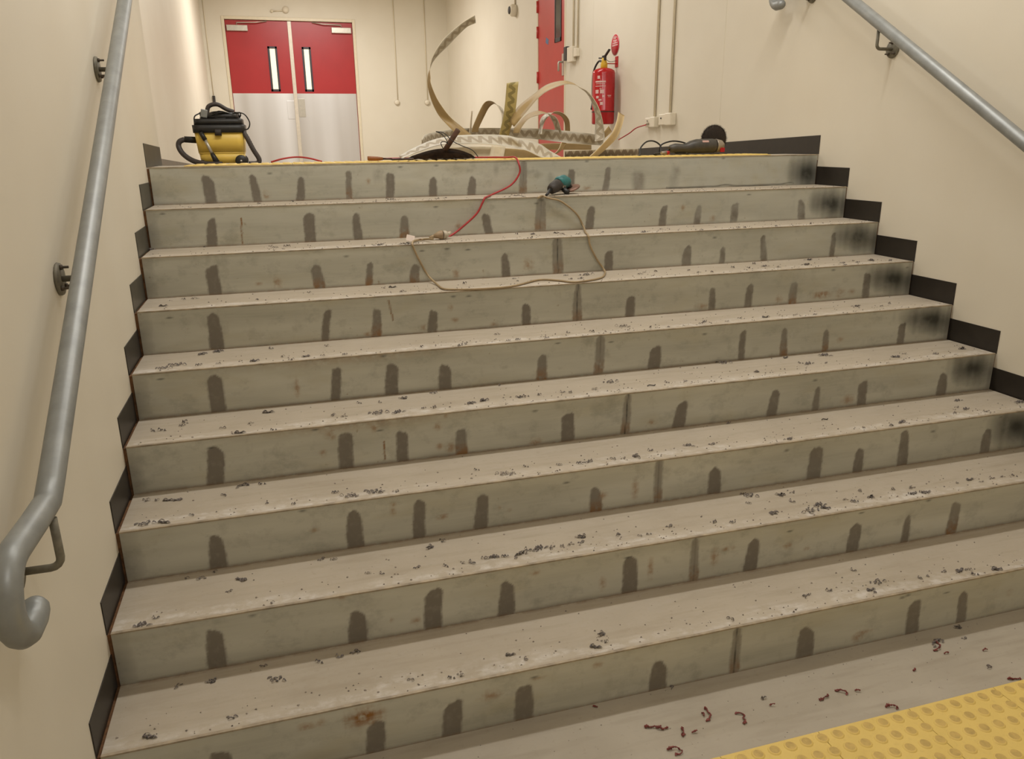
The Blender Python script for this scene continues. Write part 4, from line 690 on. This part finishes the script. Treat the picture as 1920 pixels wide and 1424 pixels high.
bm = B(); rbox(bm, .274, .297, .183, .278, .30, .224, r=.045); rbox(bm, .258, .28, .224, .255, .276, .256, r=.045); rbox(bm, .2, .22, .256, .17, .19, .29, r=.06, cx=.012)
hd = obj('motor_head', bm, 'black', t)
bm = B(); rbox(bm, .035, .02, .168, .035, .02, .2, r=.006, cx=-.005, cy=-.145); obj('latch', bm, 'dark', t)
bm = B(); tube(bm, crom([(vx - .06, vy - .02, vz + .285), (vx - .045, vy - .02, vz + .325), (vx, vy - .02, vz + .335), (vx + .045, vy - .02, vz + .31), (vx + .085, vy - .02, vz + .295)]), .012, 10); obj('carry_handle', bm, 'hose', t)
bm = B(); box(bm, vx - .085, vx - .05, vy - .125, vy - .115, vz + .262, vz + .305, rot=Matrix.Rotation(.2, 3, 'Y')); obj('grey_clip', bm, 'rail', t, bevel=.004)
bm = B(); rnd = random.Random(4); cp = []
for k in range(60):
    a = k * .62; cp.append((vx + .01 + (.10 + .012 * math.sin(k * 1.7)) * math.cos(a), vy + (.10 + .012 * math.cos(k * 1.3)) * math.sin(a), vz + .275 + .018 * math.sin(a * 2.3 + k * .1) + rnd.uniform(-.004, .004)))
tube(bm, crom(cp, 3), .0035, 6)
tube(bm, crom([(vx + .09, vy - .1, vz + .29), (vx + .14, vy - .12, vz + .28), (vx + .165, vy - .12, vz + .235), (vx + .15, vy - .12, vz + .20), (vx + .115, vy - .11, vz + .205)]), .0035, 6)
tube(bm, crom([(vx - .09, vy - .11, vz + .285), (vx - .115, vy - .13, vz + .27), (vx - .12, vy - .13, vz + .245), (vx - .10, vy - .13, vz + .24)]), .0035, 6)
obj('power_cord', bm, 'black', t)
bm = B(); tube(bm, [(vx - .118, vy - .06, vz + .145), (vx - .19, vy - .07, vz + .15)], [.018, .017], 14); obj('hose_collar', bm, 'black', t)
bm = B(); hp_ = crom([(vx - .188, vy - .07, vz + .15), (vx - .215, vy - .075, vz + .138), (vx - .222, vy - .08, vz + .11), (vx - .20, vy - .10, vz + .07), (vx - .15, vy - .13, vz + .035), (vx - .08, vy - .17, vz + .019), (vx, vy - .19, vz + .017)], 14)
tube(bm, hp_, [.0135 + .0014 * (k % 2) for k in range(len(hp_))], 12); 
hp_ = crom([(vx + .10, vy - .1, vz + .22), (vx + .135, vy - .12, vz + .17), (vx + .17, vy - .13, vz + .09), (vx + .195, vy - .13, vz + .04), (vx + .185, vy - .13, vz + .018), (vx + .14, vy - .14, vz + .016)], 14)
tube(bm, hp_, [.0125 + .0014 * (k % 2) for k in range(len(hp_))], 12); obj('hose', bm, 'hose', t)
bm = B(); tube(bm, [(vx - .095, vy - .15, vz + .185), (vx - .075, vy - .155, vz + .145), (vx - .0745, vy - .1552, vz + .144), (vx - .0485, vy - .1648, vz + .076), (vx - .048, vy - .165, vz + .075), (vx - .026, vy - .172, vz + .022)], [.012, .012, .007, .007, .011, .017], 10); w_ = obj('wand', bm, 'black', t)
bm = B(); tube(bm, [(vx - .0755, vy - .155, vz + .146), (vx - .0475, vy - .165, vz + .074)], .0085, 12); obj('metal_tube', bm, 'silver', w_)
for cx_, cy_ in ((-.105, -.12), (.10, -.13), (-.1, .12), (.1, .12)):
    bm = B(); r_ = .032 if cx_ > 0 else .02; lathe(bm, [(0, -.014), (r_ * .9, -.014), (r_, -.008), (r_, .008), (r_ * .9, .014), (0, .014)], (vx + cx_, vy + cy_ - .02, vz + r_ - .0), 'Y', 18); wh = obj('wheel', bm, 'black', t)
    if cx_ > 0 and cy_ < 0:
        bm = B(); lathe(bm, [(0, 0), (.006, 0), (.005, -.004), (0, -.004)], (vx + cx_, vy + cy_ - .0345, vz + r_), 'Y', 10); obj('hub_cap', bm, 'silver', wh)

# ------------------------------------------------------------------ scoop, scraper, wires
ZT0 = ZL + .0092
cx, cyy = 1.385, 2.34
t = thing('metal_scoop', 'scorched brown domed metal scoop with scalloped rim and hollow pipe handle pointing up', 'scoop', (cx, cyy, ZT0))
bm = B(); nr, na = 8, 72; rings = []
for i in range(nr + 1):
    f = i / nr; ring = []
    for k in range(na):
        a = 2 * PI * k / na; rr = f * (1 + (.02 * math.cos(k * PI / 2 * 1.0) if i == nr else 0)); sx = .178 * (1 - .1 * math.cos(a)); 
        x = cx + rr * sx * math.cos(a); y = cyy + rr * .085 * math.sin(a); z = ZT0 + .0006 + .047 * (1 - f ** 2.3) ** .8 * (1 + .1 * math.sin(a * 3 + 1)) + (.0015 * (1 + math.cos(a * 18)) if i >= nr - 1 else 0)
        ring.append(bm.verts.new((x, y, z)))
    rings.append(ring)
for a, b in zip(rings, rings[1:]):
    for k in range(na):
        try: f = bm.faces.new((a[k], a[(k + 1) % na], b[(k + 1) % na], b[k])); f.smooth = True
        except ValueError: pass
bmesh.ops.remove_doubles(bm, verts=bm.verts, dist=1e-5); bm.faces.new([v for v in bm.verts if v.is_boundary][:0] or [bm.verts.new(p) for p in ((cx - .12, cyy - .04, ZT0 + .0006), (cx + .12, cyy - .04, ZT0 + .0006), (cx + .12, cyy + .04, ZT0 + .0006), (cx - .12, cyy + .04, ZT0 + .0006))])
obj('blade', bm, 'scoop', t)
bm = B(); p0, p1 = Vector((1.372, 2.32, ZT0 + .03)), Vector((1.438, 2.25, 1.635)); d_ = (p1 - p0).normalized()
tube(bm, [p0, p1, p1 - d_ * .0001, p1 - d_ * .03], [.013, .0135, .010, .010], 20, caps=False); obj('pipe_handle', bm, 'pipe', t)
for k, (nm, lb) in enumerate(((WIRE1, 'short dark wire crossing the left side of the pipe handle'), (WIRE2, 'long dark wire drooping right over the scoop'), (WIRE3, 'small kinked dark wire beside the base of the pipe handle'))):
    bm = B(); tube(bm, crom([(p[0], p[1] - .035, p[2]) for p in nm]), .0022, 8); tag(obj('loose_wire', bm, 'black', smooth=True), lb, 'wire', 'loose dark wires at the scoop')
t = thing('paint_scraper', 'old scraper with a worn wooden handle and dark blade lying at the landing edge', 'scraper', (1.08, 2.24, ZT0))
zz = ZT0 + .0105
bm = B(); tube(bm, [(.979, 2.25, zz + .001), (.983, 2.25, zz + .001), (1.0, 2.25, zz), (1.03, 2.249, zz - .001), (1.054, 2.248, zz - .002)], [.009, .0112, .0108, .0098, .0065], 16); obj('handle', bm, 'wood', t)
bm = B(); tube(bm, [(1.053, 2.248, zz - .002), (1.10, 2.244, zz - .004)], [.005, .004], 10); obj('shank', bm, 'blade', t)
bm = B(); box(bm, 1.095, 1.205, 2.225, 2.26, ZT0 + .0005, ZT0 + .0095); obj('blade', bm, 'blade', t, bevel=.003)

# ------------------------------------------------------------------ black grinder with wire wheel
gy = 2.34; zg = ZT0
t = thing('wire_wheel_grinder', 'large dark grey angle grinder with a bristly wire wheel at the right of the landing', 'angle grinder', (2.86, gy, zg))
bm = B(); z_ = zg + .04
tube(bm, [(2.665, gy, z_ - .012), (2.672, gy, z_ - .008), (2.70, gy, z_ - .004), (2.75, gy, z_ - .006), (2.775, gy, z_ - .004), (2.795, gy, z_), (2.83, gy, z_ + .004), (2.93, gy, z_ + .005), (2.952, gy, z_ + .005)], [.016, .022, .025, .024, .028, .034, .0385, .0385, .034], 24)
gb = obj('motor_body', bm, 'grinder', t)
bm = B(); box(bm, 2.70, 2.765, gy - .012, gy + .012, z_ - .036, z_ - .024); obj('paddle_switch', bm, 'black', gb, bevel=.005)
bm = B(); box(bm, 2.852, 2.89, gy - .0352, gy - .032, z_ + .024, z_ + .031); box(bm, 2.852, 2.89, gy - .031, gy - .0275, z_ + .0275, z_ + .0345); obj('name_badge', bm, 'print', gb)
bm = B(); tube(bm, [(2.951, gy, z_ + .005), (2.955, gy, z_ + .005), (2.985, gy, z_ + .003), (3.0, gy, z_ - .0)], [.037, .037, .032, .02], 20); lathe(bm, [(.0, -.0), (.026, 0), (.03, .03), (.022, .05), (0, .05)], (2.975, gy + .005, z_), 'Y', 18); gh = obj('gear_head', bm, 'alu', t)
bm = B(); box(bm, 2.968, 2.995, gy - .034, gy - .026, z_ - .03, z_ - .006); obj('red_lock_button', bm, 'extred', gh, bevel=.002)
bm = B(); rnd = random.Random(2); wc = Vector((2.99, gy + .085, zg + .083)); tilt = Matrix.Rotation(-.12, 3, 'Z')
vs = []
lathe(bm, [(0, -.008), (.055, -.010), (.074, -.004), (.076, 0), (.074, .004), (.055, .010), (0, .008)], (0, 0, 0), 'Y', 40)
for k in range(900):
    a = rnd.uniform(0, 2 * PI); r0 = .06; r1 = .079 + rnd.uniform(0, .007); da = rnd.uniform(-.08, .08); yy = rnd.uniform(-.007, .007)
    p = [Vector((r0 * math.cos(a), yy, r0 * math.sin(a))), Vector((r0 * math.cos(a + .03), yy, r0 * math.sin(a + .03))), Vector((r1 * math.cos(a + da), yy * 1.6, r1 * math.sin(a + da)))]
    bm.faces.new([bm.verts.new(q_) for q_ in p])
for v in bm.verts: v.co = wc + tilt @ v.co
obj('wire_wheel', bm, 'bristle', t)
bm = B(); tube(bm, [(2.975, gy + .05, z_), (wc.x - .0, wc.y, wc.z - .01)], .01, 10); obj('spindle', bm, 'bolt', t)
bm = B(); tube(bm, crom([(2.668, gy, z_ - .012)] + [(2.62, gy, zg + .012), (2.56, gy - .02, zg + .004)] + BLK1[::-1][:0] + [tuple(p) for p in BLK1[::-1]], 8), .0045, 8); tube(bm, crom(BLK2, 8), .0045, 8); obj('power_cord', bm, 'black', t)
bm = B(); tube(bm, [(2.58, 2.27, zg + .0115), (2.615, 2.285, zg + .0115)], [.008, .011], 10); tube(bm, [(2.615, 2.285, zg + .0115), (2.635, 2.29, zg + .0115)], [.011, .011], 10, mat=1); obj('plug', bm, ['alu', 'extred'], t)

# ------------------------------------------------------------------ teal grinder on the first tread
z1_ = zt(1)
t = thing('small_angle_grinder', 'teal and black angle grinder lying on the tread below the landing', 'angle grinder', (1.9, 2.0, z1_))
bm = B(); tube(bm, [(1.820, 1.935, z1_ + .028), (1.826, 1.938, z1_ + .029), (1.845, 1.96, z1_ + .036), (1.87, 1.985, z1_ + .044), (1.895, 2.005, z1_ + .05)], [.014, .023, .028, .030, .031], 20); gb = obj('motor_body', bm, 'dark', t)
bm = B(); tube(bm, [(1.782, 1.888, z1_ + .006), (1.80, 1.91, z1_ + .014), (1.822, 1.936, z1_ + .029)], [.006, .007, .010], 10); obj('cord_sleeve', bm, 'black', gb)
bm = B(); tube(bm, [(1.878, 1.99, z1_ + .052), (1.89, 2.0, z1_ + .056), (1.918, 2.02, z1_ + .060), (1.94, 2.035, z1_ + .054), (1.952, 2.042, z1_ + .044)], [.027, .033, .034, .029, .014], 20); obj('gear_housing', bm, 'teal', t)
bm = B(); box(bm, 1.895, 1.918, 1.976, 1.982, z1_ + .03, z1_ + .056, rot=Matrix.Rotation(.6, 3, 'Z') @ Matrix.Rotation(.3, 3, 'Y')); obj('badge', bm, 'alu', gb)
bm = B(); q_ = Vector((1.962, 2.03, z1_ + .026)); R_ = Matrix.Rotation(-.32, 3, 'Y') @ Matrix.Rotation(.12, 3, 'X')
lathe(bm, [(0, .006), (.03, .006), (.045, .005), (.048, 0), (.046, -.004), (0, -.004)], (0, 0, 0), 'Z', 28)
for v in bm.verts: v.co = q_ + R_ @ v.co
obj('disc_guard', bm, 'guard', t)
bm = B(); tube(bm, [(1.945, 2.03, z1_ + .045), (1.958, 2.03, z1_ + .03)], [.016, .014], 12); tube(bm, [(1.905, 1.985, z1_ + .03), (1.915, 1.97, z1_ + .014), (1.93, 1.965, z1_ + .0125)], [.014, .013, .012], 12); obj('side_grip', bm, 'black', t)

# ------------------------------------------------------------------ cables
t = thing('extension_cord', 'red extension cord hanging from the landing down to the plug on the second tread', 'cable', (1.6, 2.1, ZL))
bm = B(); pts = [(p[0], p[1], max(p[2], ZT0 + .0045) if p[1] > YE + .02 else p[2]) for p in RED]; tube(bm, crom(pts, 8), .0047, 10); obj('cord', bm, 'cablered', t)
pz = zt(2) + .021
bm = B(); tube(bm, [(1.236, 1.74, pz), (1.25, 1.745, pz), (1.256, 1.748, pz)], [.0185, .0185, .015], 18); tube(bm, crom([RED[-1], (1.262, 1.765, pz + .004), (1.256, 1.748, pz)], 4), [.006, .006, .006, .006, .007, .007, .008, .009, .010][:9], 10) if 0 else None
tube(bm, [(1.255, 1.748, pz), (1.268, 1.756, pz + .002), (1.278, 1.768, pz + .006)], [.011, .009, .006], 12); obj('socket_end', bm, 'plug2', t)
bm = B(); tube(bm, crom([(1.276, 1.766, pz + .005), (1.272, 1.79, pz + .002), tuple(RED[-1])], 6), .0047, 10); obj('cord_tail', bm, 'cablered', t)
t = thing('grinder_cable', 'beige power cord looping down from the teal grinder across two lower treads', 'cable', (1.5, 1.6, zt(2)))
bm = B(); tube(bm, crom(OLIVE, 8), .0045, 10); tube(bm, [(1.175, 1.735, zt(2) + .012), (1.20, 1.738, zt(2) + .018)], [.005, .008], 10); obj('cord', bm, 'olive', t)
bm = B(); tube(bm, [(1.195, 1.737, pz - .005), (1.212, 1.739, pz - .001), (1.225, 1.74, pz), (1.2355, 1.7405, pz)], [.008, .014, .0195, .0195], 18); obj('plug_body', bm, 'plug', t)
bm = B(); box(bm, 1.062, 1.098, 1.678, 1.6795, zt(2) + .006, zt(2) + .034, rot=Matrix.Rotation(-.5, 3, 'X') @ Matrix.Rotation(.3, 3, 'Y')); box(bm, 1.098, 1.135, 1.70, 1.712, zt(2) + .0135, zt(2) + .0145); tag(obj('cable_tag', bm, 'tag'), 'pale paper test tag wrapped round the beige cord beside the plug', 'tag')
bm = B(); tube(bm, crom(ARC, 8), .0045, 10); tag(obj('red_cable', bm, 'cablered', smooth=True), 'red cable arching just above the landing edge in front of the double doors', 'cable')
bm = B(); pp = SOCK; tube(bm, crom([(pp[0][0], pp[0][1], pp[0][2])] + list(pp[1:]), 6), .005, 8)
wc_ = tag(obj('red_cable', bm, 'cablered', smooth=True), 'red cable rising from the heap of strips to the power outlet', 'cable')
e = SOCK[-1]; bm = B(); tube(bm, [(e[0], e[1], e[2]), (XR - .032, 4.27, 1.712)], [.008, .016], 12); obj('plug', bm, 'plug2', wc_)

# ------------------------------------------------------------------ debris on the treads
rnd = random.Random(7)
def flake(bm, c, L, wd, ang, lift, rnd, z0=0.0):
    ca, sa = math.cos(ang), math.sin(ang); n = 4; prev = None; cv = rnd.uniform(-.9, .9)
    for k in range(n + 1):
        t_ = k / n - .5; a = ang + cv * t_; x = c[0] + L * t_ * math.cos(a); y = c[1] + L * t_ * math.sin(a); z = z0 + .0012 + lift * (1 - 4 * t_ * t_) + rnd.uniform(0, .001)
        w_ = wd * (1 - 1.6 * abs(t_) * rnd.uniform(.5, 1)); px, py = -math.sin(a) * w_ / 2, math.cos(a) * w_ / 2; tl = rnd.uniform(-.4, .8) * w_
        row = [bm.verts.new((x - px, y - py, z)), bm.verts.new((x + px, y + py, z + max(tl, 0))), bm.verts.new((x + px, y + py, z + max(tl, 0) - .0009)), bm.verts.new((x - px, y - py, z - .0009))]
        if prev:
            for p in range(4): bm.faces.new((prev[p], row[p], row[(p + 1) % 4], prev[(p + 1) % 4]))
        else: bm.faces.new(row[::-1])
        prev = row
    bm.faces.new(prev)
def cluster(n, R, L, seed):
    r = random.Random(seed); bm = B()
    for k in range(n): flake(bm, (r.gauss(0, R * .8), r.gauss(0, R * .45)), r.uniform(.5, 1.1) * L, L * r.uniform(.25, .45), r.uniform(-.9, .9), r.uniform(.0, .006), r)
    bmesh.ops.recalc_face_normals(bm, faces=bm.faces)
    me = bpy.data.meshes.new('adhesive_scrap'); bm.to_mesh(me); bm.free(); return me
small = [cluster(4, .006, .0105, s) for s in range(6)]; large = [cluster(9, .013, .0155, 20 + s) for s in range(6)]
for me in small + large: me.materials.append(M['scrap'])
ORD = ['', 'first', 'second', 'third', 'fourth', 'fifth', 'sixth', 'seventh', 'eighth']
def scrap(x, y, z, big, label, grp, mat=None, name='adhesive_scrap', cat='scrap'):
    me = rnd.choice(large if big else small); o = bpy.data.objects.new(name, me); COL.objects.link(o); o.location = (x, y, z)
    o.rotation_euler = (0, 0, rnd.uniform(-.5, .5) + (PI if rnd.random() < .5 else 0)); s = rnd.uniform(.85, 1.2) if big else rnd.uniform(.85, 1.35); o.scale = (s, s, s)
    o['label'] = label; o['category'] = cat; o['group'] = grp; return o
for i, l in SCRAP.items():
    for (x, y, b) in l:
        scrap(x, y, zt(i) + .0004, b, '%s curled grey adhesive scrap on the %s tread below the landing' % ('large' if b else 'small', ORD[i]), '%s adhesive scraps on the %s tread' % ('large' if b else 'small', ORD[i]))
for (x, y, b) in FSCRAP: scrap(x, y, .0004, b, 'dark grey adhesive scrap on the floor at the foot of the stairs', 'dark scraps on the lower floor')
# maroon shavings on the lower floor
def shaving(x, y, size, k):
    r = random.Random(50 + k); bm = B(); n = {0: 2, 1: 5, 2: 9}[size]; p = Vector((0, 0, .003)); a = r.uniform(-.8, .8); pts = [p.copy()]
    for _ in range(n): a += r.uniform(-.9, .9); p = p + Vector((math.cos(a), math.sin(a) * .8, 0)) * .008; p.z = .0025 + r.uniform(0, .005); pts.append(p.copy())
    tube(bm, crom(pts, 4), [.0022 * (.5 + r.random()) for _ in range(len(crom(pts, 4)))], 6)
    if size: flake(bm, (pts[1].x, pts[1].y), .014, .008, 0, .003, r); flake(bm, (pts[-1].x, pts[-1].y), .012, .007, .5, .003, r)
    o = obj('maroon_shaving', bm, 'pink'); o.location = (x, y, .0006); return o
for k, (x, y, s) in enumerate(PINK):
    tag(shaving(x, y, s, k), ['tiny maroon crumb', 'short maroon shaving', 'long curled maroon shaving'][s] + ' on the floor between the last step and the yellow paving', 'shaving', ['maroon crumbs on the floor', 'short maroon shavings on the floor', 'long maroon shavings on the floor'][s])
# slivers
for k, (x, y, z, L, lb) in enumerate([(1.69, yn(4) + .17, zt(5), .035, 'thin dark sliver on the fifth tread, left of the riser joint'), (1.86, yn(5) + .05, zt(5), .035, 'thin dark sliver near the front edge of the fifth tread'), (2.55, yn(5) - D + .16, zt(6), .03, 'thin dark sliver on the sixth tread, right half')]):
    bm = B(); tube(bm, crom([(x - L / 2, y, z + .003), (x - L / 5, y + .004, z + .0045), (x + L / 4, y - .002, z + .003), (x + L / 2, y + .003, z + .004)], 4), .0018, 6); tag(obj('rubber_sliver', bm, 'scrapdark', smooth=True), lb, 'sliver')
# fine grit, mostly near the front edges
bm = B(); rg = random.Random(3)
for i in range(1, 9):
    for _ in range(260):
        x = rg.random() ** .8 * W; t_ = abs(rg.gauss(.0, .06)) + .012 if rg.random() < .75 else rg.uniform(.02, D - .02)
        if t_ > D - .01: continue
        s = rg.uniform(.0014, .0048); y = yn(i) + t_; z = zt(i) + .0003; a = rg.uniform(0, 6)
        v = [bm.verts.new((x + s * math.cos(a + q_), y + s * .8 * math.sin(a + q_), z)) for q_ in (0, 2.1, 4.2)] + [bm.verts.new((x, y, z + s * .9))]
        for f in ((0, 1, 3), (1, 2, 3), (2, 0, 3)): bm.faces.new([v[q_] for q_ in f])
for _ in range(160):
    x = rg.uniform(0, W); y = rg.uniform(-.28, -.01); s = rg.uniform(.001, .003); a = rg.uniform(0, 6)
    v = [bm.verts.new((x + s * math.cos(a + q_), y + s * .8 * math.sin(a + q_), .0003)) for q_ in (0, 2.1, 4.2)] + [bm.verts.new((x, y, s))]
    for f in ((0, 1, 3), (1, 2, 3), (2, 0, 3)): bm.faces.new([v[q_] for q_ in f])
o = obj('fine_grit', bm, 'dustm'); o['kind'] = 'stuff'; o['label'] = 'fine pale grit scattered over the treads and the lower floor'; o['category'] = 'grit'

# lamp housings on the ceiling
for k, (lx, ly, pw) in enumerate(LAMPS):
    bm = B(); box(bm, lx - .62, lx + .62, ly - .09, ly + .09, CEIL - .08, CEIL); struct(obj('ceiling_batten', bm, 'white', bevel=.006))
